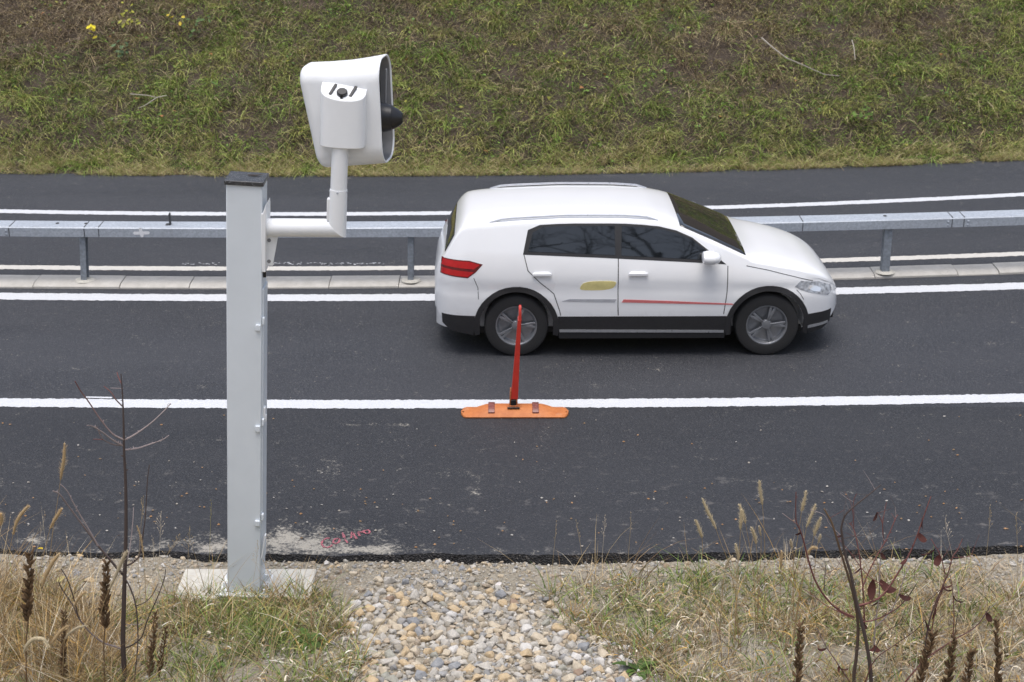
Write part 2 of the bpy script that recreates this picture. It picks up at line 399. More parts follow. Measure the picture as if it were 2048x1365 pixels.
def bank_grass():
    nt = 10500
    tx = NR.uniform(-10.2, 12, nt); tv = NR.uniform(.12, 6.3, nt)
    gre = fbm(tx*.55+40, tv*.6+9, 4) + .30*sstep(1.9, .5, tv) - .42*sstep(-3.2, -7, tx)*sstep(2.0, 3.6, tv) + NR.normal(0, .10, nt) - .12*sstep(2, 8, tx)*sstep(1.2,3,tv)
    keep = NR.rand(nt) < .45+.9*fbm(tx*1.3+5, tv*1.3, 3); tx, tv, gre = tx[keep], tv[keep], gre[keep]; nt = len(tx)
    nb = (NR.gamma(3, 7, nt)).astype(int)+6
    green = np.array([(.15,.24,.045),(.23,.32,.065),(.30,.35,.10),(.35,.35,.11)]); brown = np.array([(.28,.22,.12),(.36,.29,.16),(.17,.125,.08),(.44,.37,.22)])
    isg = gre > .30+NR.normal(0, .05, nt)
    tc = np.where(isg[:, None], green[NR.randint(0, 4, nt)], brown[NR.randint(0, 4, nt)])*NR.uniform(.42, 1.5, (nt, 1))
    idx = np.repeat(np.arange(nt), nb); N = len(idx)
    r = NR.gamma(2, .045, N); a = NR.uniform(0, 6.283, N)
    x = tx[idx]+r*np.cos(a); v = np.maximum(tv[idx]+r*np.sin(a), .03)
    y = c_G(x)+v; z = bank_z(x, v)-.01
    mixb = NR.rand(N) < .22
    col = np.where(mixb[:, None], brown[NR.randint(0, 4, N)], tc[idx])*NR.uniform(.6, 1.4, (N, 1))
    d = unit(np.stack([np.cos(a)*.5+NR.normal(0, .28, N), np.sin(a)*.35-.2+NR.normal(0, .25, N), NR.uniform(.6, 1.4, N)], 1))
    bend = np.stack([np.cos(a)*.30, np.sin(a)*.15-.45*np.ones(N), -NR.uniform(.4, 1.15, N)], 1)
    big = NR.gamma(4, .25, nt)
    L = NR.uniform(.08, .25, N)*np.clip(big[idx], .4, 1.9)
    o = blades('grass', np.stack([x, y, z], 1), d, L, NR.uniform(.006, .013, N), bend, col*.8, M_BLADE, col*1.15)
    tag(o, 'matted green and brown grass covering the far embankment', 'grass', kind='stuff')
    # short straw coloured turf along the far road edge
    N = 60000; x = NR.uniform(-10.2, 12, N); v = np.abs(NR.normal(.0, .2+.35*fbm(x*.9+30, x*0, 3), N))
    k = (fbm(x*3+9, v*4, 3) > .42); x, v = x[k], v[k]; N = len(x)
    a = NR.uniform(0, 6.28, N); d = unit(np.stack([np.cos(a)*.6, np.sin(a)*.5-.1, np.ones(N)], 1))
    P = np.array([(.56,.47,.24),(.66,.58,.34),(.44,.42,.17),(.42,.32,.19),(.34,.38,.12)])
    col = P[NR.randint(0, 5, N)]*NR.uniform(.6, 1.2, (N, 1))
    o = blades('dry_grass', np.stack([x, c_G(x)+v-.05, bank_z(x, v)-.01], 1), d, NR.uniform(.05, .19, N), NR.uniform(.006, .012, N),
               np.stack([np.cos(a)*.3, -.2*np.ones(N), -NR.uniform(.1, .5, N)], 1), col, M_BLADE)
    tag(o, 'short straw coloured grass edging the far road', 'grass', kind='stuff')
    # brown dead stems arching over the top of the bank
    N = 8000; x = NR.uniform(-10.2, 3.5, N); v = NR.uniform(1.6, 6.5, N)
    k = (2.3+.36*(x+8)+1.5*(fbm(x*.8, v*.8)-.5) < v) | (NR.rand(N) < .03); x, v = x[k], v[k]; N = len(x)
    a = NR.normal(-1.57, .8, N); d = unit(np.stack([np.cos(a)*.6, np.sin(a)*.5, NR.uniform(.5, 1.2, N)], 1))
    P = np.array([(.30,.225,.16),(.23,.16,.115),(.40,.32,.235),(.17,.12,.09)]); col = P[NR.randint(0, 4, N)]*NR.uniform(.7, 1.2, (N, 1))
    o = blades('dead_stems', np.stack([x, c_G(x)+v, bank_z(x, v)], 1), d, NR.uniform(.15, .55, N), NR.uniform(.005, .01, N),
               np.stack([NR.normal(0, .4, N), -.4*np.ones(N), -NR.uniform(.5, 1.1, N)], 1), col, M_DRY, segs=4)
    tag(o, 'tangle of brown dead stems at the top of the embankment', 'dry growth', kind='stuff')
    # small round leaved weeds through the grass
    N = 2600; cx = NR.uniform(-10, 11, 420); cv = NR.uniform(.5, 5.6, 420); ii = NR.randint(0, 420, N)
    x = cx[ii]+NR.normal(0, .11, N); v = np.maximum(cv[ii]+NR.normal(0, .11, N), .2); a = NR.uniform(0, 6.28, N)
    d = unit(np.stack([np.cos(a), np.sin(a)-.4, NR.uniform(.2, .9, N)], 1))
    P = np.array([(.15,.26,.05),(.24,.34,.08),(.11,.20,.05),(.38,.38,.08),(.40,.18,.07)]); col = P[NR.choice(5, N, p=[.35,.25,.25,.11,.04])]*NR.uniform(.7, 1.2, (N, 1))
    o = blades('weeds', np.stack([x, c_G(x)+v, bank_z(x, v)+.05], 1), d, NR.uniform(.03, .08, N), NR.uniform(.025, .06, N), np.stack([np.zeros(N), np.zeros(N), -.3*np.ones(N)], 1), col, M_BLADE)
    tag(o, 'small leafy weeds scattered through the embankment grass', 'weeds', kind='stuff')
bank_grass()

def inpoly(x, y, P):
    c = np.zeros(len(x), bool); n = len(P)
    for i in range(n):
        (x1, y1), (x2, y2) = P[i], P[(i+1) % n]
        c ^= ((y1 > y) != (y2 > y)) & (x < (x2-x1)*(y-y1)/(y2-y1+1e-12)+x1)
    return c
def gpoly(P): return [tuple(on_verge(a, b)[:2]) for a, b in P]
BED = gpoly([(715,1185),(790,1150),(900,1150),(1010,1175),(1090,1200),(1110,1250),(1190,1290),(1250,1340),(1300,1420),(700,1420),(720,1340),(770,1320),(690,1260)])
def verge_grass():
    def lay(name, label, n, zones, P, pw, hmin, hmax, wid, tuft, bendz=.6, dens=.42):
        x = NR.uniform(-4.4, 4.8, n); y = NR.uniform(7.6, 10.55, n)
        k = np.zeros(n, bool); w = np.zeros(n)
        for poly, d in zones:
            inside = inpoly(x, y, gpoly(poly)); w = np.where(inside, np.maximum(w, d), w)
        f = fbm(x*2.3+tuft, y*2.3+3*tuft, 4); k = NR.rand(n) < w*sstep(dens-.13, dens+.11, f); x, y = x[k], y[k]; n0 = len(x)
        idx = np.repeat(np.arange(n0), NR.randint(3, 13, n0)); N = len(idx)
        a = NR.uniform(0, 6.283, N); r = NR.gamma(2, .022, N); X = x[idx]+r*np.cos(a); Y = y[idx]+r*np.sin(a)
        out = ~inpoly(X, Y, BED) | (NR.rand(N) < .05); idx, a, X, Y = idx[out], a[out], X[out], Y[out]; N = len(idx)
        hb = NR.uniform(hmin, hmax, n0)[idx]
        d = unit(np.stack([np.cos(a)*.45+NR.normal(0, .2, N), np.sin(a)*.45+NR.normal(0, .2, N), np.ones(N)], 1))
        b = np.stack([np.cos(a)*NR.uniform(0, .6, N), np.sin(a)*NR.uniform(0, .6, N), -NR.uniform(.0, bendz, N)], 1)
        P_ = np.array(P); tc = P_[NR.choice(len(P_), n0, p=pw)]; col = np.where((NR.rand(N) < .7)[:, None], tc[idx], P_[NR.choice(len(P_), N, p=pw)])*NR.uniform(.4, 1.4, (N, 1))
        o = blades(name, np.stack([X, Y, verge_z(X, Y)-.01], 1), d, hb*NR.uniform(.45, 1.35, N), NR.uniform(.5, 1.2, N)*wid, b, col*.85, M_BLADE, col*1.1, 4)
        tag(o, label, 'grass', kind='stuff')
    LEFT = [(-150,1215),(150,1235),(340,1205),(420,1185),(640,1190),(700,1215),(690,1270),(740,1330),(720,1420),(-150,1420)]
    LEFT2 = [(-150,1150),(120,1190),(200,1230),(280,1420),(-150,1420)]
    FOOT = [(400,1196),(660,1196),(690,1250),(620,1300),(420,1280)]
    RIGHT = [(1090,1180),(1180,1165),(1300,1150),(1700,1146),(2200,1138),(2200,1420),(1320,1420),(1250,1330),(1170,1275),(1100,1235)]
    RIGHT_IN = [(1130,1190),(1250,1160),(1500,1150),(2200,1140),(2200,1250),(1700,1300),(1280,1330),(1160,1270)]
    green = [(.17,.25,.06),(.25,.31,.09),(.12,.19,.045),(.36,.36,.13),(.44,.34,.13)]
    straw = [(.46,.35,.19),(.56,.46,.30),(.33,.23,.12),(.72,.65,.52),(.20,.13,.07),(.52,.32,.09)]
    lay('grass', 'low green grass tufts growing through the near verge', 9500, [(LEFT,.62),(LEFT2,.7),(FOOT,1.0),(RIGHT,.25),(RIGHT_IN,.52)], green, [.25,.25,.2,.18,.12], .06, .26, .0085, 3, .7, .47)
    lay('dry_grass', 'bleached straw grass bending over the near verge', 11000, [(LEFT,.62),(LEFT2,.9),(RIGHT,.62)], straw, [.28,.2,.18,.14,.12,.08], .06, .30, .0072, 8, 1.0, .48)
    lay('tall_dry_grass', 'tall tawny grass stems thick in the near corner of the verge', 9000, [(LEFT2,1.0),(LEFT,.09),(RIGHT,.06)], straw, [.34,.1,.24,.06,.16,.10], .22, .58, .0055, 14, .5, .3)
verge_grass()
def dead_curls():
    n = 9000; x = NR.uniform(-4.4, 4.8, n); y = NR.uniform(7.8, 10.4, n); f = fbm(x*2.6+2, y*2.6+7, 4)
    ok = (inpoly(x, y, gpoly([(-150,1160),(330,1200),(690,1215),(740,1330),(720,1420),(-150,1420)])) | inpoly(x, y, gpoly([(1100,1170),(1300,1150),(2200,1138),(2200,1420),(1320,1420),(1170,1275)]))) & (NR.rand(n) < sstep(.40,.58,f)*.9)
    x, y = x[ok], y[ok]; N = len(x); a = NR.uniform(0, 6.28, N)
    P = np.array([(.70,.63,.50),(.55,.43,.27),(.34,.23,.13),(.20,.13,.08),(.60,.38,.12),(.78,.74,.66)]); col = P[NR.choice(6, N, p=[.28,.24,.2,.14,.06,.08])]*NR.uniform(.6, 1.15, (N, 1))
    d = unit(np.stack([np.cos(a), np.sin(a)*.7, NR.uniform(.2, 1.6, N)], 1)); b = np.stack([-np.sin(a)*NR.uniform(-.9,.9,N), np.cos(a)*NR.uniform(-.9,.9,N), -NR.uniform(.3, 1.7, N)], 1)
    o = blades('dead_leaves', np.stack([x, y, verge_z(x, y)+NR.uniform(0,.08,N)], 1), d, NR.uniform(.05, .15, N), NR.uniform(.006, .016, N), b, col, M_DRY, None, 5)
    tag(o, 'curled dead grass leaves littering the near verge', 'dead leaves', kind='stuff')
dead_curls()

# ------------------------------------------------------------------ stones and gravel
def stone_mat(name, a, b, d):
    m = NT(name); p = m.objc(); n1 = m.noise(p, 2.2, 5, .6); c = m.mix(m.ramp(n1, [(.35, 0.), (.65, 1.)]), a, b)
    c = m.mix(m.ramp(m.noise(p, 11, 5, .7), [(.5, 0.), (.75, .7)]), c, d)
    m.base(c).set(Roughness=.8, Specular__IOR__Level=.35); return m.bump(m.noise(p, 9, 5, .65), .35, .06).m
STONES = {'pale grey': ((.41,.385,.345),(.52,.49,.44),(.30,.275,.24)), 'ochre': ((.46,.34,.20),(.56,.45,.30),(.32,.23,.14)), 'blue grey': ((.21,.22,.235),(.30,.305,.315),(.36,.345,.32)),
          'white': ((.54,.52,.49),(.63,.61,.58),(.42,.38,.33)), 'buff': ((.47,.40,.30),(.57,.50,.39),(.33,.27,.20)), 'rusty brown': ((.27,.19,.14),(.34,.25,.18),(.20,.15,.11)), 'grey green': ((.30,.295,.25),(.38,.37,.32),(.26,.24,.20))}
SW = [('pale grey',.25),('ochre',.20),('blue grey',.07),('white',.10),('buff',.29),('rusty brown',.03),('grey green',.06)]
def stone_shape(rng):
    bm = bmesh.new(); e = (1, rng.uniform(.68,.95), rng.uniform(.5,.75)); k = rng.choice([9, 12, 16, 24])
    for _ in range(k):
        v = Vector((rng.gauss(0,1), rng.gauss(0,1), rng.gauss(0,1))).normalized()
        bm.verts.new((v.x*e[0], v.y*e[1], v.z*e[2]))
    r = bmesh.ops.convex_hull(bm, input=bm.verts)
    junk = [x for x in r['geom_interior']+r['geom_unused'] if isinstance(x, bmesh.types.BMVert)]
    if junk: bmesh.ops.delete(bm, geom=list(set(junk)), context='VERTS')
    bmesh.ops.dissolve_limit(bm, angle_limit=.22, verts=bm.verts, edges=bm.edges)
    bmesh.ops.bevel(bm, geom=list(bm.edges), offset=rng.uniform(.10,.2), segments=2, profile=.5, affect='EDGES', clamp_overlap=True)
    bmesh.ops.triangulate(bm, faces=bm.faces)
    me = bpy.data.meshes.new('stone'); bm.to_mesh(me); bm.free(); me.shade_smooth(); me.set_sharp_from_angle(angle=math.radians(50)); return me
shapes = [stone_shape(R) for _ in range(9)]
stone_mesh = {}
for nm, cols in STONES.items():
    mt = stone_mat('stone_'+nm.replace(' ', '_'), *cols); stone_mesh[nm] = []
    for s_ in shapes: c = s_.copy(); c.materials.append(mt); stone_mesh[nm].append(c)
def pick(): 
    r = R.random(); t = 0
    for nm, w in SW:
        t += w
        if r < t: return nm
    return 'buff'
placed = []
def try_stone(x, y, r, f=.78):
    for (a, b, c) in placed:
        if (x-a)**2+(y-b)**2 < ((r+c)*f)**2: return False
    placed.append((x, y, r)); return True
STONE_N = [0]
def put_stone(x, y, r, where, nm=None, sink=.33):
    nm = nm or pick(); me = R.choice(stone_mesh[nm]); o = link(bpy.data.objects.new('stone', me))
    o.location = (x, y, vz(x, y)+r*(.50-sink)); o.rotation_euler = (R.gauss(0,.22), R.gauss(0,.22), R.uniform(0,6.28)); o.scale = (r, r, r*R.uniform(.85,1.15))
    tag(o, f'{nm} stone lying {where}', 'stone', f'{nm} stones {where}'); STONE_N[0] += 1
ks = [p[0] for p in BED]; kt = [p[1] for p in BED]
sizes = sorted([min(.064, R.lognormvariate(math.log(.0185), .52)) for _ in range(8000)], reverse=True)
nput = 0; small_spots = []
for r in sizes:
    for _ in range(9):
        x, y = R.uniform(min(ks), max(ks)), R.uniform(8.45, max(kt))
        if not inpoly(np.array([x+R.gauss(0,.07)]), np.array([y+R.gauss(0,.07)]), BED)[0]: continue
        if R.random() > float(sstep(10.40, 9.55, np.array(y)))*.94+.06: continue
        if try_stone(x, y, r, .62):
            if nput < 285: put_stone(x, y, r, 'in the loose stone bed of the drain'); nput += 1
            else: small_spots.append((x, y, r))
            break
# stones kicked together along the road edge
for (px0, px1, py0, py1, n, r0, r1) in [(600,720,1118,1180,20,.022,.048),(820,960,1116,1150,22,.02,.046),(730,900,1150,1190,16,.02,.045),(20,430,1112,1172,34,.016,.048),(1000,2040,1116,1136,30,.012,.034)]:
    for _ in range(n):
        p = on_verge(R.uniform(px0, px1), R.uniform(py0, py1)); r = R.uniform(r0, r1)
        if try_stone(p.x, p.y, r, .75): put_stone(p.x, p.y, r, 'in the bare soil along the asphalt edge')
def pebbles(name, label, spots):
    V = []; T = []; C = []; k = 0; cl = np.array([(.42,.40,.36),(.46,.38,.27),(.29,.29,.29),(.50,.47,.42),(.38,.31,.23),(.35,.32,.27)])
    base = []
    for s_ in shapes:
        s_.calc_loop_triangles(); v = np.array([x.co[:] for x in s_.vertices]); t = np.array([x.vertices[:] for x in s_.loop_triangles]); base.append((v, t))
    for (x, y, r) in spots:
        v, t = base[R.randrange(len(base))]; a = R.uniform(0, 6.28); ca, sa = math.cos(a), math.sin(a)
        w = v @ np.array([[ca,sa,0],[-sa,ca,0],[0,0,1]]); tx = R.gauss(0,.3); w = w @ np.array([[1,0,0],[0,math.cos(tx),math.sin(tx)],[0,-math.sin(tx),math.cos(tx)]])
        V.append(w*r+np.array([x, y, vz(x, y)+r*.25])); T.append(t+k); k += len(v)
        C.append(np.tile(cl[NR.randint(0, 6)]*NR.uniform(.75,1.15), (len(v), 1)))
    o = np_mesh(name, np.concatenate(V), [np.concatenate(T)], M_PEB, np.concatenate(C)); tag(o, label, 'gravel', kind='stuff')
def peb_mat():
    m = NT('pebble'); a = m.n('ShaderNodeAttribute', _attribute_name='Col'); nz = m.noise(m.pos(), 60, 4)
    m.base(m.mix(m.ramp(nz, [(.4, 0.), (.7, .5)]), a.outputs['Color'], (.22,.19,.15))).set(Roughness=.85); return m.m
M_PEB = peb_mat()
sp = list(small_spots)
for _ in range(3600):
    px = R.uniform(-60, 2110); py = 1113+abs(R.gauss(0, 30)); p = on_verge(px, py); sp.append((p.x, p.y, min(.03, R.lognormvariate(math.log(.011), .55))))
for _ in range(2600):
    p = on_verge(R.uniform(600, 1330), R.uniform(1115, 1375)); sp.append((p.x, p.y, R.uniform(.005, .017)))
for _ in range(1500):
    p = on_verge(R.uniform(-60, 2110), R.uniform(1120, 1375)); sp.append((p.x, p.y, R.uniform(.005, .024)))
pebbles('gravel', 'loose gravel spread over the verge beside the asphalt', sp)
# grit and leaf bits strewn on the near shoulder
V = []; T = []; C = []
for i in range(210):
    p = gp(R.uniform(-40, 2090), R.choice([R.uniform(830, 1100), R.uniform(960, 1100)])); r = R.uniform(.004, .010); a = R.uniform(0, 6.28)
    c = R.choice([(.36,.22,.12),(.34,.31,.27),(.30,.17,.08),(.42,.40,.37),(.22,.15,.09)])
    b0 = len(V)
    for j in range(5): V.append((p.x+r*math.cos(a+j*1.2566)*1.4, p.y+r*math.sin(a+j*1.2566), .003+R.uniform(0,.008)))
    V.append((p.x, p.y, .012+R.uniform(0,.006))); C += [c]*6; T += [(b0+j, b0+(j+1) % 5, b0+5) for j in range(5)]
o = np_mesh('leaf_litter', np.array(V), [np.array(T)], M_DRY, np.array(C)); tag(o, 'tiny leaf scraps and grit strewn on the asphalt shoulder', 'litter', kind='stuff')

# ------------------------------------------------------------------ guardrail
def rail():
    x0, x1 = -14.0, 16.0; root = empty('guardrail', (float(0), float(c_R(0)), 0), 'galvanised steel box-beam guardrail on posts between the two carriageways', 'guardrail')
    oy = float(c_R(0))
    X = np.linspace(x0, x1, 120); m_ = MB(); secs = []
    for x in X:
        y = float(c_R(x))-oy
        secs.append([(x,y,RAILZ-.112),(x,y,RAILZ-.012),(x,y+.012,RAILZ),(x,y+.25,RAILZ+.004),(x,y+.262,RAILZ-.01),(x,y+.262,RAILZ-.112)])
    m_.loft(secs); m_.build('beam', M_GALV, root, smooth=30)
    dark = plain('seam', (.05,.052,.055), .7); dark_zinc = plain('dull_zinc', (.21,.235,.265), .55, .25, 25)
    def at(px): p = gp(px, 455, RAILZ); return p.x
    for px, wide in ((168,0),(197,0),(1613,0),(1923,1),(1948,1),(16,1)):                # joints between beam lengths
        x = at(px); y = float(c_R(x))-oy
        s = MB(); s.box((x, y-.002, RAILZ-.062), (.007,.006,.098)); s.box((x+.006*wide, y+.13, RAILZ+.003), (.010,.24,.004)); s.build('joint', dark, root, smooth=0)
    for px in (10, 1915, 1957):
        x = at(px); y = float(c_R(x))-oy; b = MB()
        for dz in (-.045,-.085): b.lathe((x, y+.001, RAILZ+dz), (0,-1,0), [(0,.014),(.008,.013),(.012,.007)], 10)
        b.build('bolt', M_GALV, root)
    for px, py, top, lean in ((168,571,480,-.0),(822,572,480,0),(1775,555,463,0)):
        yc = float(c_R(gp(px, 455, RAILZ).x))+.10; b = ap(px+3 if px < 500 else px-7 if px > 1500 else px, py, yc)
        base = Vector((b.x, yc, .02)); t = ap(px, top, yc); tp = Vector((t.x, yc, RAILZ-.112))
        ob = Vector((0, oy, 0)); w, d = (.034,.06) if px < 1500 else (.045,.055)
        s = MB(); ax = tp-base                                                           # sigma post: web and two flanges
        s.prism([base-ob+Vector(q) for q in ((-w,-d,0),(w,-d,0),(w,-d+.008,0),(-w+.008,-d+.008,0),(-w+.008,d-.008,0),(w,d-.008,0),(w,d,0),(-w,d,0))], ax)
        s.build('post', dark_zinc, root, smooth=0, bevel=.002)
        f = MB(); f.lathe(base-ob+Vector((0,0,.03)), (0,0,1), [(0,.12),(.018,.10),(.022,.03)], 14); f.build('post_footing', M_SLAB, root)
    # stub standing on the beam
    x = at(337); y = float(c_R(x))-oy
    s = MB(); s.box((x, y+.13, RAILZ+.07), (.012,.07,.135)); s.box((x-.02, y+.13, RAILZ+.007), (.06,.07,.006)); s.build('reflector_stub', dark, root, bevel=.002)
    for px in (108, 166, 980, 1788):
        x = at(px); y = float(c_R(x))-oy; s = MB(); s.lathe((x, y+.15, RAILZ+.003), (0,0,1), [(0,.022),(.006,.02),(.011,.009)], 10); s.build('bolt', dark, root)
    # white sprayed cross on the beam face
    c = ap(285, 467, oy-.0); y = float(c_R(c.x))-oy; wm = plain('white_spray', (.72,.73,.75), .7, .08, 60); s = MB()
    def stroke(pts, r):
        pts = [Vector(p) for p in pts]; q = []
        for k in range(10):
            a = math.pi*k/9+math.pi/2; d = (pts[1]-pts[0]).normalized(); n = Vector((-d.z,0,d.x)); q.append(pts[0]+(d*math.cos(a)+n*math.sin(a))*r)
        for k in range(10):
            a = math.pi*k/9-math.pi/2; d = (pts[1]-pts[0]).normalized(); n = Vector((-d.z,0,d.x)); q.append(pts[1]+(d*math.cos(a)+n*math.sin(a))*r)
        s.add(q, [tuple(range(20))])
    zc = RAILZ-.062
    stroke([(c.x-.075,y-.0025,zc),(c.x+.075,y-.0025,zc+.004)], .019); stroke([(c.x+.004,y-.0035,zc-.03),(c.x-.008,y-.0035,zc+.048)], .019)
    s.build('sprayed_cross', wm, root, smooth=0)
rail()

# ------------------------------------------------------------------ speed camera
M_POLE = plain('pole_grey_paint', (.64,.69,.735), .42, .03, 4); M_WHITE = plain('white_gloss_paint', (.77,.79,.81), .35, .025, 5)
M_BLACK = plain('black_plastic', (.012,.012,.014), .35, .2, 30); M_BGLASS = plain('dark_glass', (.006,.007,.009), .05, .05, 3); M_INNER = plain('inner_grey', (.24,.245,.255), .5, .08)
def speed_camera():
    Yp = 10.05; b = ap(488, 1190, Yp); zb = vz(b.x, Yp+.12)+.03; t = ap(488, 371, Yp)
    base = Vector((b.x, Yp, zb)); lean = math.atan2(t.x-b.x, t.z-zb)
    root = empty('speed_camera', base, 'white roadside speed camera head on a bent tube arm bolted to a grey square pole', 'speed camera', rot=(0, lean, 0))
    Minv = (Matrix.Translation(base) @ Matrix.Rotation(lean, 4, 'Y')).inverted()
    def L(px, py, Y): return Minv @ ap(px, py, Y)
    Hh = L(488, 371, Yp).z; w = L(524.5, 371, Yp).x-L(452, 371, Yp).x; d = .235; x0 = -w/2; x1 = w/2
    # pole: box with a set-back door face on its right side
    s = MB(); r = .008
    zc = L(530, 405, Yp).z; zk = L(530, 440, Yp).z
    s.box((0, d/2, Hh/2), (w, d, Hh)); s.build('pole', M_POLE, root, bevel=.007, seg=3)
    s = MB(); s.box((0, d/2, Hh+.014), (w+.022, d+.024, .03)); cap = s.build('cap', cap_mat(), root, bevel=.005)
    # door panel standing proud of the right face, with hinges
    dz0, dz1 = L(530, 1135, Yp).z, L(530, 582, Yp).z
    s = MB(); s.box((x1+.004, d*.5, (dz0+dz1)/2), (.012, d-.05, dz1-dz0)); door = s.build('door', M_POLE, root, bevel=.003)
    for py in (655, 857, 1046):
        z = L(518, py, Yp).z; s = MB(); s.box((x1-.022, -.008, z), (.034, .022, .042)); s.box((x1+.012, .012, z+.045), (.016, .03, .05)); s.build('hinge', M_POLE, door, bevel=.003)
    z = L(530, 835, Yp).z; s = MB(); s.box((x1+.014, .06, z), (.018, .05, .11)); s.box((x1+.024, .06, z-.03), (.012, .03, .05)); s.build('door_lock', M_WHITE, door, bevel=.004)
    s = MB(); z0, z1 = L(530, 1118, Yp).z, L(530, 1072, Yp).z
    s.prism([(x1+.002,.0,z0),(x1+.028,.0,z1),(x1+.028,.04,z1),(x1+.002,.04,z0)], (.007,0,.0)); s.build('flap', M_WHITE, root)
    # collar where the arm meets the pole
    za, zb_ = L(530, 405, Yp).z, L(530, 545, Yp).z; zm = L(530, 428, Yp).z
    s = MB(); s.prism([(x1-.008,-.003,zm),(x1+.006,-.003,zm+.0),(x1+.022,-.003,za-.02),(x1+.026,-.003,za-.05),(x1+.026,-.003,zb_),(x1+.0,-.003,zb_)], (0, d*.9, 0)); s.build('mounting_plate', M_WHITE, root, bevel=.004)
    # arm: mitred tube
    c0 = L(534, 455.5, Yp+.115); c0.y = .115; c1 = L(674, 457, Yp+.01); c1.x = L(680, 457, Yp-.03).x-.002; ytb = -.03; 
    ctop = L(680.5, 300, Yp+ytb); c1 = L(674.5, 456.5, Yp+ytb); ctop.x, c1.x = L(680, 300, Yp+ytb).x, L(674.5, 456, Yp+ytb).x
    c0 = Vector((x1+.02, .085, L(534, 455.5, Yp+.085).z)); c1.y = ctop.y = ytb
    ra = .062; rb = .0545; n = 28
    def ring(c, t, r_, plane_n=None, plane_p=None):
        t = t.normalized(); u = t.cross(Vector((0,1,0))).normalized(); v = u.cross(t).normalized(); q = []
        for k in range(n):
            a = 2*math.pi*k/n; p = c+(u*math.cos(a)+v*math.sin(a))*r_
            if plane_n is not None: p = p + t*((plane_p-p).dot(plane_n)/t.dot(plane_n))
            q.append(p)
        return q
    th = (c1-c0).normalized(); tv = (ctop-c1).normalized(); pn = (th+tv).normalized()
    s = MB(); s.loft([ring(c0, th, ra), ring(c1, th, ra, pn, c1)]); s.build('arm', M_WHITE, root, smooth=40)
    cs = c1+(ctop-c1)*((475-378)/(456-300)*.50+.0); cs = c1.lerp(ctop, .50)
    s = MB(); s.loft([ring(c1, tv, ra*.985, pn, c1), ring(cs, tv, rb+.0035)]); s.build('arm', M_WHITE, root, smooth=40)
    s = MB(); s.loft([ring(cs, tv, rb), ring(ctop+tv*.05, tv, rb)]); up = s.build('upright_tube', M_WHITE, root, smooth=40)
    s = MB()
    for a in (-2.9,-1.6,-.2): s.lathe(cs-tv*.012+Vector((math.cos(a)*(rb+.002), math.sin(a)*(rb+.002), 0)), (math.cos(a), math.sin(a), 0), [(0,.008),(.004,.007),(.006,.003)], 8)
    s.build('screw', M_GALV, up)
    s = MB(); p = c1.lerp(ctop, .24); s.box((p.x-rb-.006, p.y, p.z), (.022,.05,.15)); s.build('weld_plate', M_WHITE, root, bevel=.004)
    # gusset below arm, with two bolt holes
    g0 = [L(534,473,Yp+.05), L(556,474,Yp+.05), L(545,533,Yp+.05), L(534,533,Yp+.05)]
    s = MB(); s.prism([(x1+.02,.06,g0[0].z+.01),(g0[1].x,.06,g0[1].z+.01),(g0[2].x,.06,g0[2].z),(x1+.02,.06,g0[3].z)], (0,.012,0)); gs = s.build('gusset', M_WHITE, root, bevel=.001)
    s = MB()
    for py in (482, 524):
        p = L(540, py, Yp+.05); s.lathe((x1+.04, .0605, p.z), (0,-1,0), [(0,.0125),(.003,.0125),(.0032,.0085),(.0012,.008)], 14)
    s.build('bolt_hole', M_INNER, gs)
    s = MB(); p = L(538, 545, Yp); s.box((x1+.012, .06, p.z), (.02,.03,.11)); s.build('cable_gland', M_BLACK, root, bevel=.003)
    # base flange with stiffeners
    s = MB(); s.box((0, d/2, .006), (w+.11, d+.11, .012)); s.box((x0-.02, d*.2, .035), (.04,.008,.055)); s.box((x1+.02, d*.2, .035), (.04,.008,.055)); s.box((x0-.02, d*.8, .035), (.04,.008,.055)); s.box((x1+.02, d*.8, .035), (.04,.008,.055))
    for sx in (-1,1):
        for yy in (-.025, d+.025): s.lathe((sx*(w/2+.03), yy, .012), (0,0,1), [(0,.016),(.016,.015),(.03,.009),(.05,.008)], 8)
    s.build('base_flange', M_WHITE, root, bevel=.002)
    # ---- head shell
    Yc = Yp+.22; yl = .22
    def tb(t):
        T = [(620,127),(660,125.5),(700,122.5),(735,117.5),(768,111.5)]; B = [(664,331),(688,330),(710,327),(745,324.5),(778,321.5)]
        k = min(t, .9999)*4; i = int(k); f = k-i
        A = L(T[i][0]*(1-f)+T[i+1][0]*f, T[i][1]*(1-f)+T[i+1][1]*f, Yc); Bq = L(B[i][0]*(1-f)+B[i+1][0]*f, B[i][1]*(1-f)+B[i+1][1]*f, Yc); return A, Bq
    def sec(t, inset=0, back=0, shrink=0):
        A, Bq = tb(t); c = (A+Bq)/2; up_ = (A-Bq); h = up_.length/2-inset-shrink; up_.normalize(); W = (.150+.045*sstep(0,1,t))-inset-shrink
        fwd = Vector((up_.z,0,-up_.x)); q = []; rad = min(W, h)*.74; n2 = 14; st = h-rad
        def arc(cz, cy, a0, a1):
            for k in range(n2+1):
                a = a0+(a1-a0)*k/n2; y = cy+rad*math.cos(a); zz = cz+rad*math.sin(a)
                p = c+up_*zz; p.y = yl+y; p -= fwd*back; p.x += y*.14; q.append(p)
        e = W-rad
        arc(st, e, 0, math.pi/2); arc(st, -e, math.pi/2, math.pi); arc(-st, -e, math.pi, math.pi*1.5); arc(-st, e, math.pi*1.5, math.pi*2)
        return q
    secs = [sec(0, back=.062*math.sin(a), shrink=.062*(1-math.cos(a))) for a in np.linspace(math.pi/2, 0, 9)]+[sec(t) for t in np.linspace(.08,1,14)]
    secs += [sec(1, .003, -.003), sec(1,.009,-.003)]+[sec(t,.012) for t in (1,.9,.8,.7)]
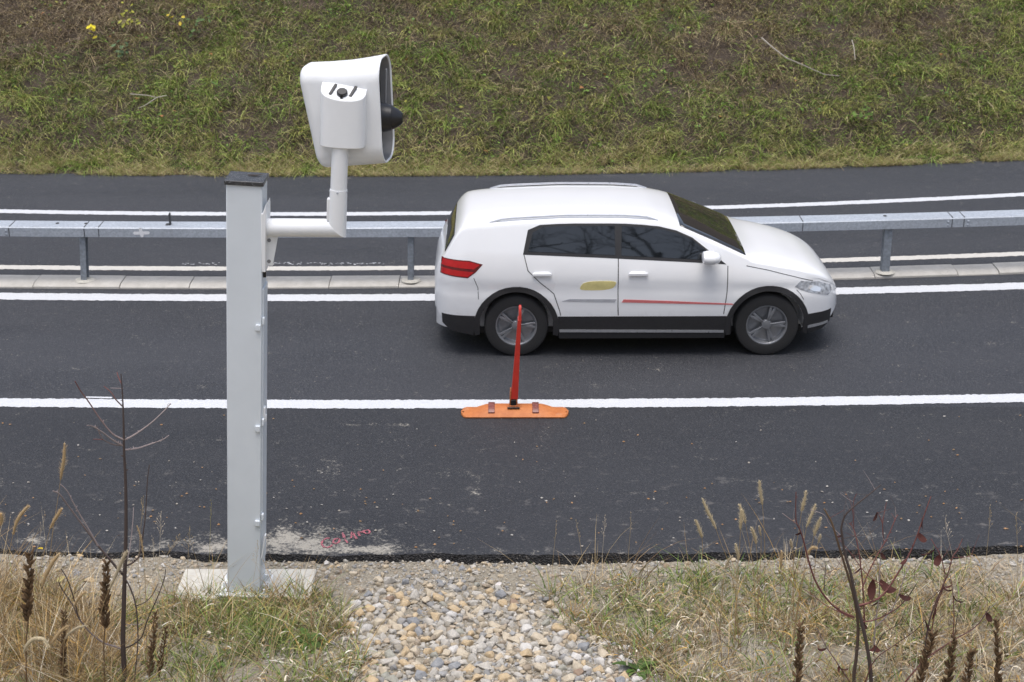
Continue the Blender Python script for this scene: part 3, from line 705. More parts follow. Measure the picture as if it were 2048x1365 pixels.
    s = MB(); s.loft(secs); head = s.build('camera_head', M_WHITE, root, smooth=60)
    s = MB(); s.loft([sec(.80,.014), sec(.83,.014), sec(.835,.03)]); s.build('front_panel', M_BLACK, head, smooth=40)
    s = MB(); s.loft([sec(.985,.0128), sec(.9,.0132), sec(.80,.0136)], cap=False); s.build('shaded_inner_wall', M_INNER, head, smooth=60)  # grey skin over the white inner wall, its shade painted in
    A, Bq = tb(.835); ax = (tb(1)[0]+tb(1)[1]-tb(0)[0]-tb(0)[1]).normalized(); ax = Vector((ax.x, .0, 0)).normalized()
    up_ = (A-Bq).normalized(); c = (A+Bq)/2
    s = MB(); q = sec(.845,.05); cz = [p for p in q]
    s.loft([sec(.84,.045), sec(.85,.05)]); s.build('window', M_BGLASS, head, smooth=40)
    pn_ = L(768, 236, Yc); tip = L(806, 229, Yc); ln = tip.x-c.x
    s = MB(); s.lathe((c.x, yl, pn_.z), (1,-.06,.04), [(0,.15),(.015,.118),(.04,.100),(ln*.45,.091),(ln*.62,.083),(ln*.625,.078),(ln*.80,.063),(ln*.93,.046),(ln,.034)], 32); s.build('lens_hood', M_BLACK, head, smooth=40)
    s = MB(); cp = c+up_*.10; s.box((c.x+.055, yl+.10, cp.z+.03), (.012,.05,.26)); s.build('inner_strip', M_INNER, head, bevel=.004)
    s = MB(); q = sec(0, back=.0625, shrink=.068); s.add([p for p in q], [tuple(range(len(q)))]); s.add([p-Vector((.004,0,0)) for p in q], [tuple(range(len(q)))]); s.build('rear_panel', M_BLACK, head, smooth=0)
    # ---- side box with rounded front and sloping lid
    yf = yl-.19; Yb = Yp+yf
    xl, xr = L(641.5, 230, Yb-.03).x, L(731.5, 230, Yb-.03).x; zt = L(690, 168, Yb).z; zbt = L(690, 291, Yb-.02).z; bul = .125
    def half(z0fun, inset=0):
        q = []
        for k in range(25):
            a = math.pi*k/24; x = (xl+xr)/2-math.cos(a)*(xr-xl)/2*(1-inset); sd = math.sin(a)**.62 if 0 < k < 24 else 0
            y = yf-.028-(bul-.028)*sd*(1-inset); q.append(Vector((x, y, z0fun(x, y))))
        q += [Vector((xr-(xr-xl)*inset/2, yf+.03, z0fun(xr, yf+.03))), Vector((xl+(xr-xl)*inset/2, yf+.03, z0fun(xl, yf+.03)))]; return q
    slope = .62; lid = lambda x, y: zt+min(y-yf,0)*slope - .015*(x-xl)/(xr-xl); bot = lambda x, y: zbt
    s = MB(); s.loft([half(bot), half(lid)]); bx = s.build('control_box', M_WHITE, head, smooth=30, bevel=.005)
    lidn = Vector((0,-slope,1)).normalized(); xm = (xl+xr)/2
    def onlid(x, y): return Vector((x, y, lid(x, y)))
    s = MB(); p = onlid(xm-.006, yf-.070); s.lathe(p-lidn*.001, lidn, [(0,.034),(.004,.036),(.018,.035),(.024,.030)], 24); s.box(p+Vector((0,-.036,-.018)), (.016,.016,.012)); s.build('lock_knob', M_BLACK, bx)
    rot = Matrix.Rotation(math.atan(slope), 3, 'X')
    for sx, sl in ((-.068,-.30),(.062,-.30)):
        s = MB(); s.box(onlid(xm+sx, yf-.045)+lidn*.001, (.020,.105,.008), rot @ Matrix.Rotation(sl, 3, 'Z')); s.build('lid_slot', M_BLACK, bx, bevel=.003)
    # dark dead leaf lying on the cap
    lf = MB(); cpt = Matrix.Translation(base) @ Matrix.Rotation(lean, 4, 'Y') @ Vector((w*.22, d*.62, Hh+.031)); lf.col = (.035,.024,.014)
    for k in range(6):
        t0 = k/5-.5; hw = .013*(1-(2*t0)**2)+.001; lf.v += [tuple(cpt+Vector((t0*.11, -hw+.004*math.sin(5*t0), .003+.007*abs(t0)))), tuple(cpt+Vector((t0*.11, hw, .003+.010*abs(t0))))]; lf.c += [lf.col]*2
    lf.f = [(2*k,2*k+1,2*k+3,2*k+2) for k in range(5)]
    tag(lf.build('fallen_leaf', M_TWIG), 'curled dark dead leaf lying on the black pole cap', 'leaf')
    # concrete pad under the pole
    s = MB(); a, b_ = on_verge(368, 1165), on_verge(622, 1215); top = zb-.002
    s.box(((a.x+b_.x)/2-.02, Yp+.17, top-.10), (b_.x-a.x, .44, .2)); o = s.build('foundation_slab', M_SLAB, bevel=.012)
    tag(o, 'pale concrete slab under the foot of the grey pole', 'slab')
def cap_mat():
    m = NT('wet_black_cap'); p = m.objc(); nz = m.noise(p, 14, 5); v = m.n('ShaderNodeTexVoronoi', Scale=85.0); m.l(p, v.inputs['Vector']); sp_ = m.n('ShaderNodeSeparateColor'); m.l(v.outputs['Color'], sp_.inputs[0])
    drop = m.math('MULTIPLY', m.ramp(v.outputs['Distance'], [(.25, 1.), (.42, 0.)]), m.math('GREATER_THAN', sp_.outputs[0], .55))
    m.base(m.mix(drop, m.mix(nz, (.025,.026,.029), (.05,.052,.056)), (.16,.165,.175))).set(Roughness=m.ramp(nz, [(.35,.18),(.65,.45)])); return m.bump(drop, .25, .003).m
speed_camera()

# ------------------------------------------------------------------ lane-divider post on its rubber foot
def orange_mat():
    m = NT('orange_rubber'); p = m.objc(); nz = m.noise(p, 9, 6, .7); c = m.mix(m.ramp(nz, [(.3, 0.), (.7, 1.)]), (.38,.105,.022), (.54,.185,.05))
    c = m.mix(m.ramp(m.noise(p, 45, 5, .75), [(.58, 0.), (.72, .6)]), c, (.16,.06,.03))
    c = m.mix(m.ramp(m.noise(p, 6, 4, .6, (1,1,3)), [(.62, 0.), (.8, .5)]), c, (.55,.38,.26))
    m.base(c).set(Roughness=.6); return m.bump(nz, .3, .01).m
def delineator():
    b = gp(1027, 822); root = empty('lane_divider_post', (b.x, b.y, 0), 'thin red folding lane divider post on a scuffed orange rubber foot', 'divider post')
    OR = orange_mat(); RD = plain('red_plastic', (.50,.035,.022), .42, .12, 9); RD2 = plain('dark_red_reflector', (.17,.045,.035), .35, .4, 60); BR = plain('rusty_bracket', (.33,.10,.03), .55, .4, 40)
    y0 = gp(1027, 838).y-b.y; hw = .498; s = MB(); secs = []
    for k in range(41):
        x = -hw+2*hw*k/40; u = abs(x)/hw; e = max(0., (u-.90)/.10); dep = .235*(1-.75*e**2.2); z = .028+.052*(1-sstep(.45,.86,u)); ym = .125
        ya, yb = ym-dep/2+y0-.0, ym+dep/2+y0
        z *= (1-.35*e)
        secs.append([(x+.012,ya,.002),(x+.012,ya-.003,.014),(x+.012,ya+.015,.022+.1*(z-.022)),(x+.012,ya+.07,z*.88),(x+.012,ym+y0,z),(x+.012,yb-.06,z*.96),(x+.012,yb-.012,.022),(x+.012,yb,.004)])
    s.loft(secs); s.build('foot', OR, root, smooth=45)
    for px in (983, 1071):
        p = gp(px, 817, .06); s = MB()
        pts = [(y0+.035,.050),(y0+.06,.068),(y0+.10,.083),(y0+.15,.090),(y0+.19,.088),(y0+.215,.075)]
        x = p.x-b.x; s.loft([[(x-.03,y,z) for y,z in pts]+[(x-.03,y,.02) for y,z in reversed(pts)], [(x+.03,y,z) for y,z in pts]+[(x+.03,y,.02) for y,z in reversed(pts)]])
        s.build('reflector', RD2, root, smooth=30, bevel=.003)
    yb = .075+y0+.06; Yw = b.y+yb
    s = MB(); x0 = ap(1027, 815, Yw).x-b.x
    for sx in (-1,1): s.prism([(x0+sx*.034-.006,yb-.06,.06),(x0+sx*.034-.006,yb+.06,.06),(x0+sx*.026-.006,yb+.05,.24),(x0+sx*.026-.006,yb-.05,.24)], (.012,0,0))
    s.box((x0, yb-.05, .088), (.09,.03,.022)); s.build('bracket', BR, root, bevel=.004)
    s = MB(); s.box((x0, yb-.01, .125), (.052,.09,.055)); s.box((x0, yb-.062, .078), (.115,.02,.012)); s.build('hinge_block', M_BLACK, root, bevel=.004)
    zb = .15; A = ap(1029, 795, Yw-.05); T = ap(1039.3, 640, Yw-.05); T2 = ap(1040.2, 613, Yw); ox = Vector((b.x, b.y, 0))
    ax, az = A.x-b.x, A.z; tx, tz = T.x-b.x, T.z
    hwb, hwt = .032, .0155; dp = .055
    s = MB(); s.loft([[(ax-hwb*1.02,yb-dp,az-.02),(ax+hwb*1.02,yb-dp,az-.02),(ax+hwb*1.02,yb+dp,az-.02),(ax-hwb*1.02,yb+dp,az-.02)], [(tx-hwt,yb-dp,tz),(tx+hwt,yb-dp,tz),(tx+hwt,yb+dp,tz),(tx-hwt,yb+dp,tz)]])
    s.build('post', RD, root, smooth=0, bevel=.004)
    zt = T2.z-.02; pts = []
    for k in range(13):
        a = math.pi*k/12; pts.append((tx+.004, yb-math.cos(a)*.042, tz-.01+math.sin(a)*(zt-tz)*1.0+.03*min(1, math.sin(a)*3)))
    s = MB(); s.tube(pts, .0135, 10); s.build('handle', RD, root)
delineator()

# red sprayed scribble on the shoulder
def scribble():
    s = MB(); K = 10.24
    strokes = [[(610,475),(530,480),(460,530),(440,590),(480,650),(560,670),(640,640),(655,610)], [(800,480),(720,490),(675,530),(690,575),(740,590),(800,550),(810,490),(780,485)],
               [(860,365),(890,410),(910,480),(950,540),(975,575)], [(1045,475),(1055,420),(1070,350),(1110,410),(1140,465),(1165,490)],
               [(1225,430),(1200,380),(1195,355),(1260,350),(1330,320),(1400,310),(1435,345),(1400,380),(1340,375),(1300,350)]]
    for st in strokes:
        P = [gp(600+a/K, 1030+c/K, .004) for a, c in st]; Q = []
        for i in range(len(P)-1):
            for j in range(5): Q.append(P[i].lerp(P[i+1], j/5))
        Q.append(P[-1]); va = []; n = len(Q)
        for i, p in enumerate(Q):
            d = (Q[min(i+1,n-1)]-Q[max(i-1,0)]); d.normalize(); nn = Vector((-d.y,d.x,0)); w = .0085*R.uniform(.5,1.3)
            va += [p-nn*w, p+nn*w]
        s.add(va, [(2*i,2*i+1,2*i+3,2*i+2) for i in range(n-1)])
    m = NT('red_spray'); nz = m.noise(m.pos(), 120, 4, .7); m.base(m.mix(m.ramp(nz, [(.43,0.),(.58,.95)]), (.50,.13,.16), (.06,.06,.07))).set(Roughness=.8)
    tag(s.build('sprayed_writing', m.m, smooth=0), 'faded red sprayed letters on the asphalt beside the sand spill', 'paint mark')
scribble()

# ------------------------------------------------------------------ the white car
def car():
    X0, Y0 = 1.27, 15.72
    root = empty('car', (X0, Y0, 0), 'white compact crossover car driving past in the near lane', 'car', rot=(0,0,math.radians(.6)))
    ip = lambda x, P: float(np.interp(x, [p[0] for p in P], [p[1] for p in P]))
    def smooth_ip(P):
        xs_ = np.array([p[0] for p in P]); ys_ = np.array([p[1] for p in P]); fx = np.linspace(xs_[0], xs_[-1], 800); fy = np.interp(fx, xs_, ys_)
        k = np.hanning(41); k /= k.sum(); pad = np.concatenate([2*fy[0]-fy[20:0:-1], fy, 2*fy[-1]-fy[-2:-22:-1]]); fy = np.convolve(pad, k, 'valid'); return lambda x: float(np.interp(x, fx, fy))
    RW, FW, WR = -1.235, 1.30, .325
    zt = smooth_ip([(-2.06,.86),(-2.03,.96),(-1.98,1.02),(-1.94,1.09),(-1.86,1.24),(-1.80,1.34),(-1.74,1.375),(-1.66,1.385),(-1.3,1.415),(-.75,1.44),(-.2,1.437),(.15,1.415),(.36,1.37),(.75,1.21),(1.10,1.055),(1.2,1.02),(1.5,.965),(1.75,.90),(1.9,.83),(2.0,.74),(2.07,.62)])
    belt = smooth_ip([(-2.06,.80),(-2.0,.98),(-1.7,1.10),(-1.2,1.09),(-.4,1.055),(.5,1.005),(1.05,.97),(1.3,.93),(1.6,.86),(1.85,.77),(2.0,.68),(2.07,.58)])
    wid = smooth_ip([(-2.06,.62),(-2.0,.74),(-1.85,.82),(-1.5,.865),(-.5,.87),(.8,.87),(1.4,.865),(1.7,.82),(1.9,.72),(2.0,.62),(2.07,.46)])
    zlow = smooth_ip([(-2.06,.48),(-1.98,.38),(-1.7,.29),(1.7,.28),(1.95,.32),(2.07,.42)])
    CL = .44; AR = .375
    def zl(x):
        z = zlow(x)
        for c in (RW, FW):
            d = abs(x-c)
            if d < AR: z = max(z, WR+math.sqrt(AR*AR-d*d))
        return z
    def side(x, z, w, zb, zr, zl_):
        if z <= zb:
            t = (z-.2)/(zb-.2); return w*(1-.030*(1-min(t/.55,1))**2) - .055*max(0,(t-.62)/.38)**2 - .012*math.exp(-((z-.72)/.05)**2)
        top = w-.055; return top-.36*(z-zb)-.10*max(0,z-zb)**2
    NB, NG, NT_ = 14, 10, 9
    def section(x):
        w, zb, zc, z0 = wid(x), belt(x), zt(x), zl(x); zr = max(zc-.058, zb+.01) if zc-zb > .1 else zb+(zc-zb)*.25
        q = [(0,.19),(w-.30,.19),(w-.30,max(z0,.2))]
        zz0 = min(z0, zb-.03)
        for k in range(NB): z = zz0+(zb-zz0)*k/(NB-1); q.append((side(x, z, w, zb, zr, z0), z))
        for k in range(1, NG): z = zb+(zr-zb)*k/(NG-1); q.append((side(x, z, w, zb, zr, z0), z))
        ye, ze = q[-1]
        for k in range(1, NT_): a = math.pi/2*k/(NT_-1); q.append((ye*math.cos(a)**.75 if k < NT_-1 else 0., ze+(zc-ze)*math.sin(a)**.9))
        return q
    st = set(np.round(np.linspace(-2.06, 2.07, 130), 4))
    for c in (RW, FW):
        for d in (AR-.0005, AR+.004, AR-.004, AR-.012, AR-.03, AR-.05): st |= {round(c-d, 4), round(c+d, 4)}
    st = sorted(st); half = [section(x) for x in st]; n = len(half[0])
    def full(i): h = half[i]; x = st[i]; return [(x, -y, z) for y, z in h] + [(x, y, z) for y, z in reversed(h[1:-1])]
    M_CAR = car_paint(); M_GL = glass_mat(); M_CLAD = plain('black_cladding', (.018,.018,.02), .55, .2, 40); M_CHR = plain('silver_trim', (.55,.56,.58), .3, .08, 20, .7)
    s = MB(); s.loft([full(i) for i in range(len(st))]); s.build('body', M_CAR, root, smooth=42)
    xsA = np.array(st)
    def ysurf(x, z):
        w, zb, zc = wid(x), belt(x), zt(x); zr = max(zc-.058, zb+.01) if zc-zb > .1 else zb+(zc-zb)*.25
        return side(x, z, w, zb, zr, 0)
    def patch(name, poly, mat, off, parent=root, sides=(-1,1), res=.03, smooth=40):
        """skin patch following the body side, outline in (x,z)"""
        obs = []
        for sd in sides:
            bm = bmesh.new(); vs_ = []; P = []
            for i in range(len(poly)):
                a, b = poly[i], poly[(i+1) % len(poly)]; k = max(1, int(math.hypot(a[0]-b[0], a[1]-b[1])/res))
                P += [(a[0]+(b[0]-a[0])*j/k, a[1]+(b[1]-a[1])*j/k) for j in range(k)]
            f = bm.faces.new([bm.verts.new((x, 0, z)) for x, z in P]); bmesh.ops.triangulate(bm, faces=[f])
            for ax_, lo, hi in ((0, min(p[0] for p in P), max(p[0] for p in P)), (2, min(p[1] for p in P), max(p[1] for p in P))):
                k = int((hi-lo)/.05)
                for j in range(1, k+1):
                    co = [0,0,0]; no = [0,0,0]; co[ax_] = lo+(hi-lo)*j/(k+1); no[ax_] = 1
                    bmesh.ops.bisect_plane(bm, geom=bm.verts[:]+bm.edges[:]+bm.faces[:], plane_co=co, plane_no=no)
            for v in bm.verts: v.co.y = sd*(ysurf(v.co.x, v.co.z)+off)
            bmesh.ops.remove_doubles(bm, verts=bm.verts, dist=1e-5)
            r = bmesh.ops.extrude_face_region(bm, geom=bm.faces[:])
            for v in [g_ for g_ in r['geom'] if isinstance(g_, bmesh.types.BMVert)]: v.co.y -= sd*.012
            bmesh.ops.recalc_face_normals(bm, faces=bm.faces)
            me = bpy.data.meshes.new(name); bm.to_mesh(me); bm.free(); me.materials.append(mat); me.shade_smooth(); me.set_sharp_from_angle(angle=math.radians(smooth))
            o = link(bpy.data.objects.new(name, me)); o.parent = parent; obs.append(o)
        return obs
    zbelt = lambda x: belt(x)+.012
    zrf = lambda x: zt(x)-.098
    bp = -.22
    top = lambda a, b, k=8: [(x, zrf(x)) for x in np.linspace(a, b, k)]
    frame = [(x, belt(x)-.012) for x in np.linspace(-1.17, .86, 12)] + [(.80,belt(.80)+.03),(.52,zt(.52)-.08)] + list(reversed([(x, zrf(x)+.022) for x in np.linspace(-1.0, .36, 9)])) + [(-1.12, belt(-1.1)+.22)]
    patch('window_trim', frame, M_CLAD, .0015)
    patch('rear_window', [(x, zbelt(x)+.008) for x in np.linspace(-1.12, bp-.03, 7)]+list(reversed(top(-.97, bp-.035)))+[(-1.07, belt(-1.07)+.2)], M_GL, .004)
    patch('front_window', [(x, zbelt(x)+.008) for x in np.linspace(bp+.03, .78, 8)]+[(.52,zt(.52)-.10)]+list(reversed(top(bp+.035, .36, 5))), M_GL, .004)
    # windscreen and rear screen lie on the top skin
    def topskin(name, x0, x1, mat, inset, off):
        secs = []
        for x in np.linspace(x0, x1, 14):
            h = section(x)[3+NB+NG-2:]; u = Vector((-(zt(x+.01)-zt(x-.01))/.02, 0, 1)).normalized()*off
            ye = h[0][0]-inset; row = []
            for k in range(-10, 11):
                y = ye*k/10; hy = [p[0] for p in h][::-1]; hz = [p[1] for p in h][::-1]; row.append(Vector((x, y, float(np.interp(abs(y), hy, hz))))+u)
            secs.append(row)
        s = MB(); s.loft(secs, closed=False, cap=False); o = s.build(name, mat, root, smooth=50); md = o.modifiers.new('t', 'SOLIDIFY'); md.thickness = .006; md.offset = -1
    topskin('windscreen', .40, 1.06, M_GL, .05, .004); topskin('rear_screen', -1.95, -1.85, M_GL, .08, .004)
    # black lower cladding with arch lips
    def cl(a, b, n_=6): return [(x, CL) for x in np.linspace(a, b, n_)]
    def arch(c, r, a0, a1, n_=22): return [(c+r*math.cos(a), WR+r*math.sin(a)) for a in np.linspace(a0, a1, n_)]
    for c in (RW, FW):
        a0 = math.asin(max(-1, (.235-WR)/AR)); o_ = arch(c, AR+.055, a0+.02, math.pi-a0-.02); i_ = arch(c, AR+.002, a0+.02, math.pi-a0-.02)
        patch('arch_lip', o_+list(reversed(i_)), M_CLAD, .010)
    xa = math.sqrt((AR+.058)**2-(CL-WR)**2)
    patch('sill_cladding', [(RW+AR+.055,.20),(FW-AR-.055,.20)]+list(reversed(cl(RW+xa, FW-xa))), M_CLAD, .006)
    patch('bumper_cladding', [(-1.985,.34),(-1.9,.27),(RW-AR-.058,.23)]+list(reversed(cl(-1.99, RW-xa, 4))), M_CLAD, .005)
    patch('bumper_cladding', [(FW+AR+.058,.225),(1.88,.25),(1.975,.31)]+list(reversed(cl(FW+xa, 1.985, 4))), M_CLAD, .005)
    patch('sill_strip', [(-.80,.272),(.86,.262),(.86,.288),(-.80,.300)], M_CHR, .014)
    patch('front_lip', [(1.72,.285),(1.95,.30),(1.95,.325),(1.72,.315)], M_CHR, .012)
    RED = plain('red_lamp', (.42,.012,.015), .15, .1, 20); LAMP = plain('clear_lamp', (.34,.36,.39), .06, .5, 30); YEL = plain('yellow_decal', (.68,.60,.26), .4, .1); RDC = plain('red_decal', (.58,.16,.16), .4, .1); GRY = plain('grey_decal', (.38,.39,.42), .4, .1)
    patch('lamp_housing', [(-2.0,.855),(-1.72,.838),(-1.64,.90),(-1.57,.98),(-1.70,1.012),(-1.985,1.015)], plain('lamp_dark_red', (.12,.012,.014), .12, .2, 30), .002)
    patch('tail_lamp', [(-1.99,.945),(-1.66,.93),(-1.60,.975),(-1.70,1.0),(-1.97,1.005)], RED, .004)
    patch('tail_lamp', [(-1.99,.865),(-1.72,.85),(-1.66,.90),(-1.99,.92)], RED, .004)
    patch('headlamp', [(1.56,.735),(1.62,.70),(1.93,.60),(1.985,.63),(1.96,.69),(1.82,.755),(1.62,.79)], LAMP, .004)
    patch('lamp_bezel', [(1.70,.705),(1.76,.672),(1.83,.655),(1.85,.685),(1.80,.715),(1.72,.735)], plain('bright_reflector', (.80,.81,.84), .1, .05, 20, .6), .0065)
    seam = plain('door_seam', (.03,.031,.034), .6)
    def seamline(pts, w=.004):
        L_ = []; R_ = []
        for i, (x, z) in enumerate(pts):
            a, b = pts[max(i-1,0)], pts[min(i+1,len(pts)-1)]; dx, dz = b[0]-a[0], b[1]-a[1]; l = math.hypot(dx, dz); L_.append((x-dz/l*w, z+dx/l*w)); R_.append((x+dz/l*w, z-dx/l*w))
        patch('door_seam', L_+list(reversed(R_)), seam, .0015)
    seamline([(bp,belt(bp)-.01),(bp,.8),(bp+.005,.5),(bp+.01,.45)]); seamline([(.875,.955),(.875,.70)]); seamline([(.875,.70),(.85,.46)])
    seamline([(-1.16,belt(-1.16)-.01),(-1.12,.92),(-1.0,.80),(-.86,.68),(-.80,.5),(-.79,.45)])
    hp = MB()
    for hx in (-.98, -.02):
        for sd in (-1, 1):
            s = MB(); y = sd*(ysurf(hx, .88)+.018); s.box((hx, y, .885), (.19,.025,.032)); s.box((hx, y-sd*.014, .885), (.15,.012,.05)); s.build('door_handle', M_CAR, root, bevel=.008)
    # lettering and badge areas on the doors, too smeared in the photo to read
    ell = [(-.42+.17*math.copysign(abs(math.cos(a))**.6,math.cos(a))+.05*math.sin(a), .765+.05*math.copysign(abs(math.sin(a))**.6,math.sin(a))) for a in np.linspace(0, 2*math.pi, 20, endpoint=False)]
    patch('yellow_sticker', ell, YEL, .003, sides=(-1,))
    patch('red_stripe', [(-.18,.590),(.95,.560),(.93,.574),(.3,.604),(-.16,.622)], RDC, .003, sides=(-1,))
    patch('grey_stripe', [(-.78,.604),(-.25,.592),(-.23,.624),(-.70,.628)], GRY, .003, sides=(-1,))
    seamline([(-1.66,.84),(-1.62,.74),(-1.615,.62)], .003); seamline([(1.58,.70),(1.62,.66),(1.655,.60)], .003)
    seamline([(1.06,.955),(1.3,.905),(1.55,.835),(1.75,.775)], .003)
    for sd in (-1, 1):                       # mirror: shell, foot, glass
        y = sd*(ysurf(.66, 1.03)); s = MB(); secs = []
        for u, r in ((-.06,.55),(-.05,.85),(0,1.),(.06,.95),(.10,.75),(.125,.35)):
            secs.append([(.66+u, y+sd*(.135+.105*r*math.cos(a)), 1.075+.068*r*math.sin(a)) for a in np.linspace(0, 2*math.pi, 18, endpoint=False)])
        s.loft(secs); mi = s.build('mirror', M_CAR, root, smooth=50)
        s = MB(); s.box((.68, y+sd*.03, 1.035), (.09,.10,.03)); s.build('mirror_foot', M_CLAD, mi, bevel=.008)
        # roof rail
        pts = []
        for x in np.linspace(-1.5, .18, 16):
            h = section(x); ye, ze = h[3+NB+NG-2]; e = min(1, (x+1.5)/.12, (.18-x)/.12); pts.append((x, sd*(ye-.05), ze+.022+.026*e))
        s = MB(); s.tube(pts, .011, 8); s.build('roof_rail', M_CHR, root)
    # grille and lower intake on the nose
    s = MB(); s.box((2.045, 0, .52), (.04,.74,.12)); s.build('grille', M_CLAD, root, bevel=.01); s = MB(); s.box((2.0, 0, .33), (.08,1.0,.08)); s.build('intake', M_CLAD, root, bevel=.01)
    s = MB(); s.box((0,0,.20), (3.4,1.15,.06)); s.build('underbody', M_CLAD, root)
    M_TY = plain('tyre_rubber', (.02,.02,.021), .8, .2, 60); M_RIM = plain('dark_alloy', (.27,.28,.30), .35, .1, 20, .6)
    for x in (RW, FW):
        for sd in (-1, 1):
            y = sd*.74; s = MB(); a = (0, sd, 0)
            s.lathe((x, y, WR), a, [(-.09,.20),(-.095,.27),(-.085,.312),(-.06,.325),(.06,.325),(.085,.312),(.095,.275),(.088,.215),(.07,.205)], 48, cap=False); ty_ = s.build('wheel', M_TY, root, smooth=45)
            s = MB(); s.lathe((x, y, WR), a, [(-.08,.20),(.072,.205),(.082,.212),(.082,.200),(.066,.190),(.02,.178),(.0,.05),(.0,.0)], 48)
            for k in range(5):
                t = 2*math.pi*k/5+.3; rot = Matrix.Rotation(t*1.0, 3, 'Y')
                for dt in (-.16, .16):
                    rr = Matrix.Rotation(t+dt*.5, 3, 'Y'); c = rr @ Vector((0,0,.115)); s.box((x+c.x, y+sd*.058, WR+c.z), (.026,.022,.165), Matrix.Rotation(t+dt, 3, 'Y'))
            s.lathe((x, y, WR), a, [(.045,.055),(.07,.045),(.074,.0)], 20); s.build('rim', M_RIM, ty_, smooth=40, bevel=.003)
def car_paint():
    m = NT('white_car_paint'); p = m.objc(); nz = m.noise(p, 3, 5); xyz = m.n('ShaderNodeSeparateXYZ'); m.l(p, xyz.inputs[0]); sp_ = m.noise(p, 26, 6, .75)
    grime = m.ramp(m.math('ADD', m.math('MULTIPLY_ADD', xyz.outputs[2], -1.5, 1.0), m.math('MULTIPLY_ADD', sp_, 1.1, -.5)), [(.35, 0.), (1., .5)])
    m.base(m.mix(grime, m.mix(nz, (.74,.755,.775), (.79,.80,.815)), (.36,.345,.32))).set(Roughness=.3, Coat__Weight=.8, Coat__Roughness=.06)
    return m.m
def glass_mat():
    m = NT('tinted_glass'); nz = m.noise(m.objc(), 2, 2); m.base(m.mix(nz, (.006,.008,.010), (.012,.014,.016))).set(Roughness=.03, Specular__IOR__Level=.6, Coat__Weight=.5, Coat__Roughness=.02); return m.m
car()

# ------------------------------------------------------------------ plants of the near verge
TW = {'bark': (.075,.057,.052), 'red': (.15,.062,.056), 'grey': (.27,.225,.22), 'straw': (.46,.37,.22), 'tan': (.38,.27,.14), 'brown': (.14,.09,.05), 'pale': (.52,.45,.34)}
def chain(pts, Y, dY=0.0, sub=4):
    """picture outline of a twig -> curve in space, swinging dY in depth along it"""
    P = [ap(a, b, Y+dY*i/(max(1, len(pts)-1))) for i, (a, b) in enumerate(pts)]; out = []
    for i in range(len(P)-1):
        p0, p1, p2, p3 = P[max(i-1,0)], P[i], P[i+1], P[min(i+2,len(P)-1)]
        for j in range(sub):
            t = j/sub; out.append(.5*((2*p1)+(p2-p0)*t+(2*p0-5*p1+4*p2-p3)*t*t+(3*p1-p0-3*p2+p3)*t**3))
    out.append(P[-1]); return out
TWIG_PTS = []
def twig(m_, pts, Y, r0, r1, dY=0.0, col='bark', col2=None, n=6, knots=0):
    r0 *= 1.5; r1 *= 2.0; c = chain(pts, Y, dY); TWIG_PTS.extend(c); k = len(c); rad = [r0+(r1-r0)*(i/(k-1)) for i in range(k)]
    a, b = np.array(TW[col]), np.array(TW[col2 or col]); base = len(m_.v); m_.col = (0,0,0); m_.tube(c, rad, n)
    for i in range(k):
        cc = tuple(a+(b-a)*i/(k-1))
        for j in range(n): m_.c[base+i*n+j] = cc
    for _ in range(knots):
        i = R.randrange(1, k-1); d = Vector((R.uniform(-1,1), R.uniform(-1,1), R.uniform(0,1))).normalized(); m_.col = tuple(a+(b-a)*i/(k-1)); m_.tube([c[i], c[i]+d*R.uniform(.008,.022)], [rad[i]*.8, rad[i]*.35], 4)
    return c

